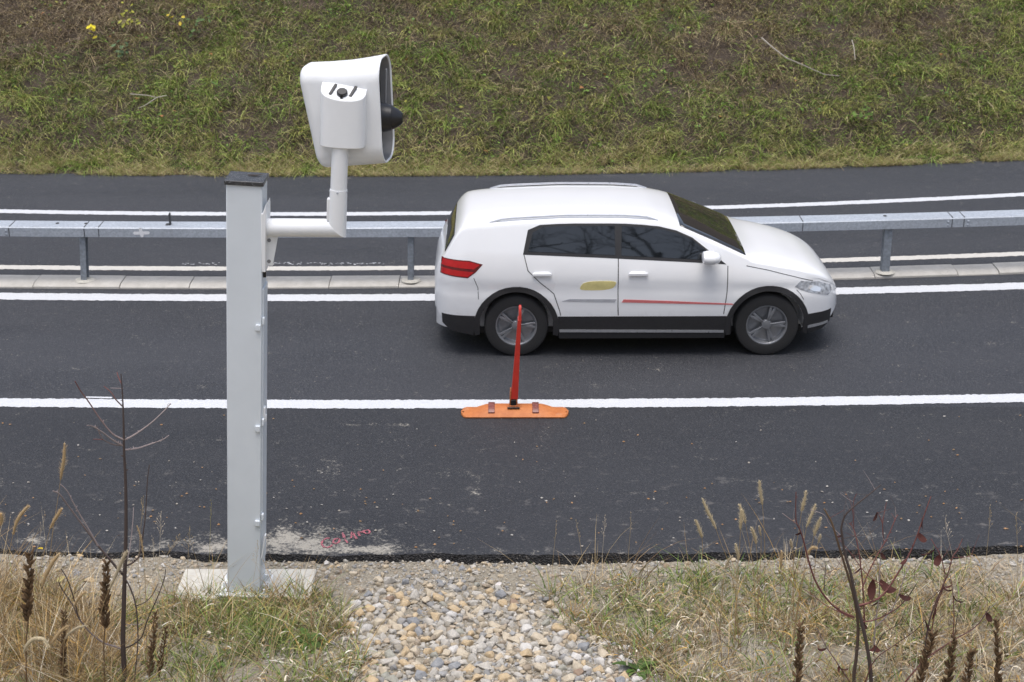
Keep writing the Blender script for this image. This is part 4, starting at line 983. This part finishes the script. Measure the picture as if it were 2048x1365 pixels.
def sapling():
    Y = 8.62; b = ap(249, 1372, Y); z = vz(b.x, Y); base = Vector((b.x, Y, z)); root = empty('sapling', base, 'slender bare sapling with upswept twigs rising in front of the asphalt', 'sapling')
    s = MB(); foot = ap(250, 1365, Y); k = (1365+ (foot.z-z)*320/1.0)
    T = lambda *a, **k: twig(s, *a, **k)
    T([(250,k+8),(250,1365),(246,1290),(248,1200),(250,1130),(252,1050),(251,960),(248,900),(247,840),(245,790),(242,748)], Y, .0126, .0012, .0, 'bark', 'bark', 8, 26)
    T([(248,880),(225,868),(200,838),(178,805),(163,785),(150,763)], Y, .0042, .0016, -.15, 'grey', 'red', 6, 8)
    T([(247,815),(232,800),(222,785),(208,773)], Y, .003, .0013, .1, 'bark', 'red')
    T([(243,768),(237,755),(234,745)], Y, .0024, .0012, .05, 'red', 'red')
    T([(246,777),(235,777),(221,776.5)], Y, .0015, .001, .05, 'grey')
    T([(250,880),(272,868),(300,848),(318,832),(330,820),(342,807)], Y, .004, .0014, .12, 'grey', 'grey', 6, 8)
    T([(250,900),(275,897),(305,887),(325,880),(338,871)], Y, .0038, .0014, .2, 'grey', 'grey', 6, 8)
    T([(246,892),(225,880),(205,865),(185,853),(174,851)], Y, .0036, .0013, -.2, 'grey', 'grey', 6, 6)
    T([(248,888),(238,891),(222,888),(205,878),(197,862),(194,853)], Y, .003, .0013, .2, 'bark')
    T([(207,880),(196,879),(186,879)], Y+.12, .0016, .001, 0, 'red')
    T([(246,1150),(220,1120),(195,1090),(165,1050),(135,1010),(120,990),(106,982)], Y, .0055, .0016, -.25, 'bark', 'grey', 6, 14)
    T([(196,1092),(178,1060),(160,1030),(145,1003),(134,982),(121,969)], Y-.13, .0034, .0014, -.1, 'grey', 'grey', 6, 8)
    T([(250,1132),(262,1128),(277,1115),(282,1098),(286,1070),(291,1030),(295,960),(299,930)], Y, .0042, .0014, .1, 'bark', 'bark', 6, 8)
    T([(252,1130),(258,1105),(262,1080),(266,1040),(267,1015)], Y, .0028, .0012, .15, 'grey')
    T([(246,1150),(262,1180),(272,1215),(276,1270),(274,1310),(269,1360)], Y, .0036, .002, -.1, 'bark')
    T([(273,1212),(290,1205),(305,1190),(316,1168)], Y-.05, .0022, .001, -.05, 'bark')
    T([(249,1297),(265,1290),(283,1275),(295,1240),(315,1195),(328,1160),(331,1140)], Y, .0035, .0012, -.1, 'bark', 'bark', 6, 6)
    T([(244,1298),(225,1292),(205,1285),(180,1265),(160,1240),(145,1210),(125,1180),(118,1165)], Y, .004, .0018, -.2, 'grey', 'bark', 6, 8)
    T([(156,1235),(150,1205),(135,1160),(122,1138)], Y-.13, .0028, .0016, 0, 'bark'); T([(148,1188),(160,1178),(174,1162)], Y-.13, .0016, .001, 0, 'bark')
    T([(240,1070),(235,1072)], Y, .002, .001); T([(247,1250),(270,1250),(285,1248)], Y, .002, .001, .05, 'grey')
    o = s.build('stem', M_TWIG, root, smooth=60); o.data.transform(Matrix.Translation(-base))
sapling()

def leaf(s, p, L, W, d, n, curl, col):
    """one folded dead leaf"""
    d = Vector(d).normalized(); n = Vector(n); n = (n-d*n.dot(d)).normalized(); b = d.cross(n); s.col = col; q = []; m = 6
    for i in range(m+1):
        t = i/m; w = W*math.sin(math.pi*min(.98, t*.9+.06))**.8; a = curl*t; c = Vector(p)+d*L*(math.sin(a)/curl if curl else t)+n*L*((1-math.cos(a))/curl if curl else 0)
        q += [c-b*w+n*w*.55, c, c+b*w+n*w*.4]
    s.add(q, [f for i in range(m) for f in ((3*i,3*i+1,3*i+4,3*i+3),(3*i+1,3*i+2,3*i+5,3*i+4))])
def shrub():
    Y = 8.55; b = ap(1728, 1372, Y); base = Vector((b.x, Y, vz(b.x, Y))); root = empty('bare_shrub', base, 'thin bare shrub with a few curled dark red leaves', 'shrub')
    TWIG_PTS.clear()
    s = MB(); T = lambda *a, **k: twig(s, *a, **k)
    T([(1722,1440),(1708,1365),(1713,1310),(1716,1260),(1712,1215),(1700,1165),(1683,1110),(1665,1050),(1655,1030),(1648,1018)], Y, .0085, .0022, .0, 'bark', 'brown', 7, 10)
    T([(1735,1440),(1742,1365),(1735,1300),(1722,1240),(1712,1200),(1702,1150),(1690,1110),(1684,1070),(1683,1055),(1690,1032),(1710,1012),(1735,992),(1762,970)], Y-.04, .009, .0014, .0, 'bark', 'bark', 7, 14)
    T([(1708,1235),(1680,1222),(1655,1200),(1632,1165),(1618,1125),(1608,1085),(1600,1060),(1592,1040),(1592,985)], Y, .005, .0014, -.2, 'red', 'red', 6, 12)
    T([(1596,1050),(1582,1040),(1565,1027)], Y-.18, .002, .001, 0, 'red', 'grey')
    T([(1714,1212),(1735,1207),(1760,1195),(1780,1172),(1800,1140),(1818,1110),(1833,1075),(1845,1040),(1855,1012),(1862,993)], Y, .005, .0014, .15, 'red', 'red', 6, 14)
    T([(1718,1245),(1750,1240),(1790,1220),(1815,1195),(1833,1168)], Y, .0036, .0012, -.1, 'red', 'bark', 6, 8)
    T([(1765,1170),(1740,1155),(1722,1135),(1700,1105),(1678,1078)], Y+.05, .0024, .001, .1, 'red')
    T([(1724,1180),(1735,1150),(1755,1110),(1775,1075),(1790,1040),(1795,1030)], Y+.05, .003, .0011, .15, 'red', 'red', 6, 8)
    T([(1768,1085),(1765,1055),(1768,1030),(1773,1005)], Y+.15, .002, .001, .05, 'red'); T([(1766,1050),(1760,1035),(1755,1025)], Y+.16, .0016, .001, 0, 'red')
    T([(1748,1290),(1752,1240),(1758,1190),(1760,1130),(1763,1085)], Y+.05, .003, .0013, .1, 'grey')
    T([(1742,1330),(1730,1260),(1727,1190),(1720,1120),(1712,1075),(1705,1055),(1698,1047)], Y+.05, .0036, .0012, .15, 'red', 'red', 6, 10)
    T([(1708,1060),(1706,1020),(1708,1000),(1713,988)], Y+.18, .0018, .001, 0, 'red')
    T([(1750,1255),(1780,1225),(1797,1190),(1810,1150),(1820,1130)], Y+.05, .0028, .0012, .1, 'grey', 'grey', 6, 6)
    T([(1730,1365),(1750,1320),(1790,1290),(1830,1262),(1850,1240)], Y-.05, .0028, .0011, -.15, 'red', 'bark', 6, 8)
    T([(1746,1310),(1765,1270),(1795,1250),(1806,1233)], Y-.05, .0022, .001, -.1, 'bark')
    T([(1810,1365),(1850,1320),(1900,1285),(1950,1255),(1973,1225),(1980,1212)], Y-.1, .0036, .0012, .1, 'red', 'bark', 6, 8)
    T([(1850,1300),(1857,1250),(1868,1215),(1880,1185),(1895,1150),(1905,1115),(1915,1100),(1925,1078)], Y+.1, .0045, .0012, .1, 'bark', 'red', 6, 10)
    T([(1862,1270),(1872,1215),(1885,1180),(1890,1150),(1880,1110),(1870,1092),(1862,1078)], Y+.12, .0028, .0012, .1, 'red'); T([(1905,1115),(1925,1115),(1945,1112)], Y+.2, .0016, .0009, 0, 'red')
    T([(1906,1275),(1908,1230),(1905,1180),(1900,1150)], Y+.1, .0024, .001, 0, 'red'); T([(1910,1265),(1915,1230),(1922,1208)], Y+.1, .0016, .001, 0, 'bark'); T([(1852,1205),(1870,1190),(1880,1180)], Y+.1, .0016, .001, 0, 'bark')
    T([(1700,1365),(1670,1320),(1650,1290),(1637,1262),(1632,1258)], Y-.1, .0028, .0012, -.1, 'red', 'grey', 6, 6); T([(1708,1240),(1680,1225),(1650,1210),(1625,1190),(1605,1178)], Y+.1, .0022, .001, .1, 'red')
    T([(1682,1072),(1660,1050),(1648,1030),(1620,1020)], Y, .002, .0008, .0, 'grey'); T([(1684,1078),(1710,1073),(1730,1070)], Y-.02, .0013, .0008, 0, 'bark'); T([(1648,1182),(1650,1150),(1652,1130)], Y-.1, .002, .001, 0, 'bark')
    main = list(TWIG_PTS)
    for _ in range(70):                      # fine side shoots
        p = R.choice(main); L = R.uniform(.04,.16); d = Vector((R.gauss(0,.6), R.gauss(0,.5), R.uniform(.3,1))).normalized(); q = p+d*L*.5; e = q+(d+Vector((R.gauss(0,.25),R.gauss(0,.25),.2))).normalized()*L*.5
        s.col = R.choice([TW['red'],TW['bark'],TW['grey']]); s.tube([p, q, e], [.0017,.0013,.0009], 4)
    o = s.build('stems', M_TWIG, root, smooth=60); o.data.transform(Matrix.Translation(-base))
    s = MB()
    for px, py, sz in [(1574,1042,16),(1681,1046,10),(1768,1062,14),(1835,1065,15),(1822,1122,14),(1704,1138,16),(1778,1153,17),(1757,1165,34),(1749,1190,28),(1762,1210,14),(1813,1222,18),(1852,1216,26),(1876,1105,20),(1905,1135,26),(1908,1165,14),(1898,1185,26),(1918,1185,24),(1882,1216,20),(1720,1200,16),(1728,1300,20),(1757,1308,18),(1730,1340,26),(1623,1275,14),(1646,1288,12),(1680,1308,16),(1960,1240,14),(1726,1260,12),(1895,1160,18),(1650,1183,9)]:
        Yl = Y+R.uniform(-.12,.2); p = ap(px, py-sz*.4, Yl); p = min(main, key=lambda q_: abs(q_.x-p.x)+abs(q_.z-p.z)+.15*abs(q_.y-p.y)); Lf = sz/318*R.uniform(1.2,1.7)
        leaf(s, p, Lf, Lf*R.uniform(.15,.27), (R.uniform(-.5,.5), R.uniform(-.3,.3), -1), (R.uniform(-1,1), R.uniform(-1,1), .2), R.uniform(.9,2.6), tuple(np.array((.050,.017,.014))*R.uniform(.6,1.5)))
    o = s.build('dead_leaves', M_DRY, root, smooth=60); o.data.transform(Matrix.Translation(-base))
shrub()

def seed_stalk(px0, py0, px1, py1, Y, label, wid=1.0, group='dead brown seed stalks in the near verge', green=False):
    """dark brown stalk packed with upright pods; (px0,py0) top, (px1,py1) a lower point of its stem"""
    t = ap(px0, py0, Y); l = ap(px1, py1, Y); z = vz(l.x, Y); d = l-t; k = (z-t.z)/d.z; base = t+d*k; base.z = z
    root = empty('seed_stalk', base, label, 'seed stalk', group); s = MB(); s.col = TW['brown']; n = 14
    pts = [base.lerp(t, i/n)+Vector((.006*math.sin(i*.9), .006*math.cos(i*1.3), 0))*(0 if i == 0 else 1) for i in range(n+1)]
    s.tube([p-base for p in pts], [.0055-.003*i/n for i in range(n+1)], 7); s.build('stem', M_TWIG, root, smooth=60)
    s = MB(); Lt = (t-base).length; L0 = max(.10, Lt-.46)
    h = L0
    while h < Lt:
        u = (h-L0)/(Lt-L0); c = pts[0].lerp(pts[-1], h/Lt)-base
        for _ in range(R.choice([3,4,4,5])):
            if R.random() < .12: continue
            a = R.uniform(0, 6.28); out = Vector((math.cos(a), math.sin(a), 0)); ax = (out*R.uniform(.45,1.0)+Vector((0,0,1))).normalized(); Lp = R.uniform(.042,.066)*wid*(1-.3*u)
            s.col = tuple(np.array((.145,.092,.05))*R.uniform(.5,1.5)); r = Lp*.17
            s.lathe(c+out*.004, ax, [(0,r*.4),(Lp*.3,r),(Lp*.7,r*.8),(Lp,r*.25)], 5)
            if R.random() < .25: s.col = tuple(np.array((.05,.03,.016))); s.tube([c, c+out*.02+Vector((0,0,-.03+.03*R.random()))], [.0012,.0006], 3)
        h += R.uniform(.013,.022)
    s.build('seed_pods', M_DRY, root, smooth=40)
seed_stalk(60,1110,52,1345,8.45,'tall dark seed stalk standing alone among the tawny grass corner',1.1)
seed_stalk(213,1128,208,1345,8.55,'stout dark seed stalk close beside the bare sapling trunk',1.05)
seed_stalk(128,1225,126,1360,8.5,'slim dark seed stalk low between the two taller brown ones',.7)
seed_stalk(312,1225,300,1345,8.6,'short dark seed stalk on the pole side of the sapling',.75)
seed_stalk(333,1252,318,1350,8.65,'short seed stalk with a greenish tip just past the sapling',.6)
seed_stalk(1602,1252,1594,1365,8.3,'solitary dark seed stalk nearest the stone bed below the shrub',.9)
seed_stalk(1868,1268,1835,1380,8.3,'slanting thick dark seed stalk right under the red leaves',1.05)
seed_stalk(1908,1272,1893,1380,8.35,'upright dark seed stalk behind the slanting one',.95)
seed_stalk(1945,1302,1925,1400,8.25,'low blurred dark seed stalk in front of its taller neighbours',.95)
seed_stalk(1994,1246,1997,1365,8.4,'slim dark seed stalk standing apart by the picture edge',.8)

def foxtail(pts, Y, w, col, label, stem=(), group=None, pale='tan'):
    """head along pts (tip first), stem continues through STEM picture points to the ground"""
    w *= 1.3; hp = chain(pts, Y, 0, 5); last = pts[-1]; st = [last]+list(stem); sc = chain(st, Y, 0, 4) if len(st) > 1 else [hp[-1]]
    e = sc[-1]; z = vz(e.x, Y)
    if e.z > z+.01:
        dv = (sc[-1]-sc[-2]) if len(sc) > 1 else Vector((0,0,-1)); dv = Vector((dv.x*.5, 0, min(dv.z, -.01))); kk = (z-e.z)/dv.z; sc.append(e+dv*kk*.5); sc.append(Vector((e.x+dv.x*kk*.8, Y, z)))
    base = Vector((sc[-1].x, Y, sc[-1].z)); root = empty('foxtail_grass', base, label, 'foxtail grass', group or 'foxtail grass stalks on the near verge')
    s = MB(); s.col = tuple(np.array(TW[pale])*.9); s.tube([p-base for p in reversed(sc)], [.0024-.0012*i/len(sc) for i in range(len(sc))], 5); s.build('stem', M_DRY, root, smooth=60)
    s = MB(); n = len(hp); r = [w*max(.12, math.sin(math.pi*min(.93, .06+.9*i/(n-1)))**.55) for i in range(n)]; c0 = np.array(col); s.col = tuple(c0*.75)
    s.tube([p-base for p in hp], [x*.6 for x in r], 8)
    for _ in range(210):
        i = R.randrange(0, n-1); p = hp[i].lerp(hp[i+1], R.random())-base; ax = (hp[max(i-1,0)]-hp[min(i+1,n-1)]).normalized(); o_ = ax.orthogonal().normalized(); o_.rotate(Matrix.Rotation(R.uniform(0,6.28), 3, ax))
        d = (o_*R.uniform(.5,1)+ax*R.uniform(.5,1.3)).normalized(); L = r[i]*R.uniform(1.0,2.6); q = p+o_*r[i]*.4; sd = d.cross(o_).normalized()*.0014; s.col = tuple(c0*R.uniform(.75,1.45)); s.add([q-sd, q+sd, q+d*L], [(0,1,2)])
    s.build('seed_head', M_DRY, root, smooth=60)
TN = (.56,.42,.24); PL = (.60,.51,.34); GY = (.54,.46,.32)
for a in [
 ([(129,888),(128,915),(124,940),(121,960)], 8.75, .0125, TN, 'tall upright tawny foxtail head seen against the asphalt', [(114,1010),(106,1060),(98,1130)]),
 ([(57,1012),(45,1025),(33,1045),(26,1070)], 8.55, .0125, TN, 'long leaning tawny foxtail just beside the picture edge', [(18,1110),(8,1180)]),
 ([(123,1018),(117,1028),(108,1042),(100,1058)], 8.65, .0115, TN, 'short tilted foxtail head low on the same tall stem cluster', [(92,1090),(78,1150)]),
 ([(118,1108),(105,1125),(92,1150),(85,1172)], 8.4, .016, TN, 'broad fluffy foxtail beside the tall dark seed stalk', [(92,1200),(95,1240)]),
 ([(254,1102),(245,1120),(232,1150),(219,1178)], 8.3, .013, GY, 'soft grey foxtail crossing in front of the sapling trunk', [(205,1215),(190,1280)]),
 ([(172,1184),(163,1190),(155,1200),(148,1212)], 8.45, .011, TN, 'small rusty foxtail between the two dark seed stalks', [(140,1235),(128,1290)]),
 ([(135,1252),(122,1262),(112,1275),(104,1285)], 8.3, .012, TN, 'small bent foxtail over the grass in the corner', [(98,1305),(92,1350)]),
 ([(172,1252),(155,1256),(140,1266),(130,1278)], 8.3, .010, GY, 'thin drooping foxtail beside the stout seed stalk foot', [(120,1300),(110,1350)]),
 ([(98,1295),(88,1280),(70,1278),(56,1288),(47,1305)], 8.0, .016, PL, 'large hooked pale foxtail arching in the very front', [(40,1330),(36,1370)]),
 ([(274,1052),(280,1070),(285,1095),(288,1125)], 8.6, .006, TN, 'slender brown foxtail close past the sapling trunk', [(291,1180),(292,1260)]),
 ([(1,1028),(3,1038),(1,1052)], 8.5, .012, TN, 'cropped foxtail cut by the frame beside the long leaning one', [(-4,1090),(-8,1180)]),
 ([(1391,1040),(1397,1055),(1402,1068),(1404,1076)], 9.5, .0115, PL, 'short pale foxtail first of the row by the stones', [(1405,1100),(1403,1150)]),
 ([(1405,998),(1413,1018),(1424,1040),(1432,1058)], 9.3, .0120, PL, 'longest pale foxtail leaning strongly toward the stones', [(1443,1090),(1455,1120),(1470,1180)]),
 ([(1482,1020),(1482,1035),(1481,1050),(1481,1060)], 9.4, .0115, PL, 'upright foxtail in front of its crossing twin', [(1479,1100),(1476,1170)]),
 ([(1478,1010),(1484,1022),(1488,1035),(1491,1047)], 9.45, .0115, PL, 'tilted foxtail crossing behind the upright one', [(1497,1080),(1506,1130)]),
 ([(1503,1056),(1508,1068),(1511,1078),(1512,1088)], 9.5, .0115, PL, 'short foxtail just below the tallest one', [(1514,1110),(1516,1160)]),
 ([(1519,962),(1520,980),(1523,997),(1525,1010)], 9.3, .0115, PL, 'tallest foxtail of all standing straight on the verge', [(1528,1060),(1530,1120),(1529,1200)]),
 ([(1518,1053),(1520,1062),(1522,1072)], 9.55, .007, GY, 'thin small foxtail hugging the tallest stem', [(1522,1100),(1520,1150)]),
 ([(1612,983),(1609,1000),(1605,1015),(1603,1023)], 9.2, .0115, PL, 'tallest foxtail of the three tilting ones beside the shrub', [(1598,1060),(1588,1120),(1578,1170)]),
 ([(1631,1010),(1625,1025),(1618,1042),(1613,1055)], 9.15, .0120, PL, 'middle foxtail of the three tilting ones beside the shrub', [(1606,1090),(1594,1150),(1585,1190)]),
 ([(1641,1036),(1636,1050),(1631,1062),(1628,1072)], 9.15, .0120, PL, 'lowest foxtail of the three tilting ones beside the shrub', [(1620,1105),(1608,1150)]),
 ([(1471,1088),(1474,1100),(1476,1112),(1476,1122)], 9.1, .0095, PL, 'pale narrow foxtail dipping below the asphalt edge', [(1474,1160),(1471,1230)]),
 ([(1563,1103),(1563,1115),(1562,1128),(1562,1138)], 9.3, .009, TN, 'stubby brown foxtail on the dark asphalt edge', [(1561,1170),(1560,1210)]),
 ([(1634,1097),(1626,1095),(1618,1102),(1613,1113)], 9.0, .010, TN, 'hooked tan foxtail beside the shrub branch', [(1608,1140),(1598,1190)]),
 ([(1560,1085),(1581,1080),(1583,1090),(1585,1098)][1:], 9.6, .008, GY, 'tiny foxtail behind the three tilting ones', [(1587,1120),(1588,1140)]),
 ([(1641,1070),(1639,1078),(1636,1087)], 9.7, .007, GY, 'tiny faint foxtail behind the leaning shrub stem', [(1632,1105),(1630,1130)]),
 ([(1465,1112),(1458,1120),(1453,1130),(1450,1140)], 9.2, .008, GY, 'small tan foxtail bowing over the pebbles', [(1447,1160),(1444,1200)]),
]: foxtail(*a)

def panicle(top, stem, Y, label, col, n=14, spread=.05):
    """dry open seed panicle on a straw stem"""
    P = chain([top]+stem, Y, 0, 4); e = P[-1]; z = vz(e.x, Y)
    if e.z > z: P.append(Vector((e.x, Y, z)))
    base = P[-1].copy(); root = empty('dry_grass_stalk', base, label, 'dry grass', 'dry seed stalks on the near verge'); s = MB(); s.col = col
    s.tube([p-base for p in reversed(P)], [.0020-.0012*i/len(P) for i in range(len(P))], 4); s.build('stem', M_DRY, root, smooth=60)
    s = MB(); Lh = .16; t = P[0]; d = (P[2]-P[0]).normalized()
    for i in range(n):
        u = i/n; c = t+d*Lh*u-base; a = R.uniform(0,6.28); o_ = Vector((math.cos(a), math.sin(a)*.7, 0))*spread*(.25+u*.9)+Vector((0,0,.035)); s.col = tuple(np.array(col)*R.uniform(.8,1.3)); s.tube([c, c+o_*.6, c+o_], [.0007,.0006,.0005], 3); s.lathe(c+o_*.85, o_, [(0,.0007),(.006,.0026),(.014,.0005)], 5)
    s.build('panicle', M_DRY, root, smooth=60)
S1 = (.42,.33,.20); S2 = (.55,.48,.38)
for a in [((322,1035),[(320,1080),(318,1130),(316,1190)],9.3,'feathery pale seed stalk between the sapling and the pole',S2,18,.04),
          ((287,1003),[(283,1040),(279,1090),(276,1150)],9.0,'tall straw seed stalk rising just past the sapling trunk',S1,12,.02),
          ((380,1062),[(377,1100),(374,1160)],9.6,'faint open seed stalk standing nearest the grey pole',S1,14,.04),
          ((423,1010),[(421,1050),(419,1110),(416,1170)],9.7,'very thin green-gold stalk beside the grey pole edge',(.34,.30,.13),6,.01),
          ((515,1090),[(512,1130),(506,1170),(504,1240)],9.7,'white dried stalk in front of the pole foot',S2,14,.025),
          ((306,1082),[(307,1110),(308,1160)],9.5,'short pale seed stalk low on the bare soil',S2,10,.02),
          ((360,1080),[(330,1115),(312,1135),(290,1180)],8.8,'slanted tan seed stalk leaning toward the pole',S1,16,.02),
          ((1112,1052),[(1110,1080),(1106,1120),(1104,1150)],9.9,'single thin stalk at the stone bed edge on the shrub side',S1,5,.01),
          ((1153,1050),[(1158,1075),(1163,1105),(1166,1150)],9.8,'thin stalk tilting over the asphalt edge by the stones',S1,6,.015),
          ((1210,1040),[(1207,1080),(1204,1120),(1202,1170)],9.6,'pair-high straw stalk between the stones and the foxtails',S2,9,.02),
          ((1262,1035),[(1260,1070),(1257,1110),(1255,1160)],9.6,'straight bare stalk before the foxtail row',S1,4,.01),
          ((1890,1042),[(1895,1070),(1902,1100),(1910,1140)],9.5,'pale leaning stalk behind the red leaves',S2,10,.03),
          ((1980,1020),[(1978,1060),(1974,1100),(1970,1150)],9.5,'slender stalk over the asphalt past the red leaves',S1,8,.015),
          ((2032,1035),[(2034,1070),(2035,1110),(2036,1150)],9.5,'tan stalk last before the picture edge',S1,10,.02),
          ((90,1035),[(82,1065),(74,1100),(60,1150)],8.8,'bare pale stalk tilting behind the tawny foxtails',S2,4,.01)]: panicle(*a)

# two pale yellow leaves fallen on the verge
def fallen(px, py, L, col, label):
    p = on_verge(px, py); s = MB(); leaf(s, (0,0,.012), L, L*.3, (1,.35,.15), (0,-.5,1), .5, col); o = s.build('fallen_leaf', M_BLADE, smooth=60); o.location = p; tag(o, label, 'leaf')
fallen(72,1106,.06,(.62,.44,.04),'bright yellow leaf fallen at the asphalt edge'); fallen(112,1166,.075,(.55,.48,.20),'pale yellow leaf lying on the bare soil'); fallen(150,1112,.035,(.60,.36,.06),'small orange leaf standing by the kerbside stones')
fallen(990,1175,.055,(.68,.64,.62),'white crumpled leaf scrap on the gravel above the stone bed')

def broadleaf(px, py, label, n, L0):
    p = on_verge(px, py); root = empty('broadleaf_weed', p, label, 'weed', 'broad leaved weeds on the near verge'); s = MB(); s.col = (.05,.09,.02)
    s.lathe((0,0,-.01), (0,0,1), [(0,.012),(.02,.010),(.035,.004)], 7); s.build('crown', M_BLADE, root, smooth=60); s = MB()
    for i in range(n):
        a = i*2.4+R.uniform(-.3,.3); L = L0*R.uniform(.6,1.1); leaf(s, (0,0,.012), L, L*R.uniform(.13,.2), (math.cos(a), math.sin(a), R.uniform(.35,.9)), (-math.cos(a)*.5, -math.sin(a)*.5, 1), -R.uniform(.7,1.5), tuple(np.array((.075,.13,.03))*R.uniform(.6,1.5)))
    s.build('leaves', M_BLADE, root, smooth=60)
broadleaf(618,1290,'dark green rosette weed in the grass beside the stone bed',17,.16); broadleaf(1275,1345,'fresh green leafy weed at the corner of the stone bed below the shrub side',13,.17)
broadleaf(430,1335,'small green weed among the straw past the sapling',9,.10); broadleaf(1745,1205,'green leafy weed hidden behind the shrub stems',12,.13)
# embankment extras: yellow leaved shoots and fallen bare twigs
def on_bank(px, py):
    Y = 22.
    for _ in range(60):
        p = ap(px, py, Y); v = Y-float(c_G(p.x)); zz = float(bank_z(np.array(p.x), np.array(max(v,0.)))); 
        if p.z <= zz: break
        Y += .06
    return Vector((p.x, Y, zz))
def shoot(px, py, h, label, col, n=9, sp=.12):
    p = on_bank(px, py); root = empty('leafy_shoot', p, label, 'plant', 'leafy shoots on the embankment'); s = MB(); s.col = TW['brown']
    s.tube([(0,0,-.03),(.02,-.05,h*.5),(.05,-.12,h)], [.006,.004,.002], 5); s.build('stem', M_TWIG, root, smooth=60); s = MB()
    for _ in range(n):
        u = R.uniform(.3,1); leaf(s, (.04*u+R.gauss(0,sp*.5), -.12*u+R.gauss(0,sp*.3), h*u), R.uniform(.06,.11), R.uniform(.018,.03), (R.uniform(-1,1),-.6,R.uniform(-.9,.2)), (0,-1,1), .5, tuple(np.array(col)*R.uniform(.7,1.2)))
    s.build('leaves', M_BLADE, root, smooth=60)
shoot(187,88,.32,'small shoot with drooping bright yellow leaves on the brown bank top',(.62,.52,.03),9)
shoot(262,62,.55,'tall green and yellow shoot beside the yellow leaved one',(.36,.36,.06),16,.2); shoot(240,118,.3,'broad grey-green leafy weed below the yellow leaved shoot',(.10,.15,.07),16,.16)
shoot(390,85,.4,'dark green bramble shoot among brown stems behind the camera head',(.08,.13,.04),18,.3); shoot(345,5,.3,'yellow tipped shoot at the top edge of the bank',(.55,.42,.05),6)
shoot(1720,250,.25,'fresh green tuft plant low on the grassy bank',(.10,.17,.03),18,.22)
def bank_twig(P, label, r=.011):
    Q = [on_bank(a, b)+Vector((0,-.10,.14)) for a, b in P]; base = Q[0].copy(); s = MB(); s.col = (.42,.38,.33); s.tube([q-base for q in Q], [r*(1-.6*i/len(Q)) for i in range(len(Q))], 6)
    o = s.build('bare_twig', M_TWIG, smooth=60); o.location = base; tag(o, label, 'twig', 'bare twigs lying on the bank')
bank_twig([(1520,95),(1545,115),(1570,132),(1600,148),(1612,153),(1645,168),(1675,172)],'long pale bare twig lying across the far bank grass')
bank_twig([(265,205),(300,210),(318,216)],'short pale twig lying in the grass behind the pole',.009); bank_twig([(338,212),(318,216),(295,228),(280,236)],'forked dead twig crossing the short pale one',.009)
bank_twig([(1702,95),(1704,115),(1706,140)],'thin upright dead twig above the green tuft on the bank',.008)

# ------------------------------------------------------------------ bare wood on the rise behind the photographer (mirrored in the car windows)
def woodland():
    s = MB(); s.col = (.05,.042,.036)
    def grow(p, d, L, r, k):
        q = [p]; 
        for i in range(3): d = (d+Vector((R.gauss(0,.12), R.gauss(0,.12), .05))).normalized(); q.append(q[-1]+d*L/3)
        s.tube(q, [r, r*.88, r*.76, r*.64], 5 if k > 1 else 3, cap=False)
        if k:
            for j in range(3 if k > 2 else 4):
                t = R.uniform(.35, 1); b = q[0].lerp(q[-1], t); nd = (d*R.uniform(.5,.9)+Vector((R.gauss(0,.6), R.gauss(0,.6), R.uniform(0,.5)))).normalized(); grow(b, nd, L*R.uniform(.55,.75), r*.5, k-1)
    for i in range(22):
        x = R.uniform(-16, 20); y = R.uniform(-16, -7); grow(Vector((x, y, vz(x, y)-.2)), Vector((R.gauss(0,.08), 0, 1)).normalized(), R.uniform(3,4.5), R.uniform(.10,.18), 4)
    tag(s.build('woodland', M_TWIG, smooth=60), 'bare winter wood on the slope behind the viewer', 'woodland', kind='stuff')
woodland()
print('stones', STONE_N[0])
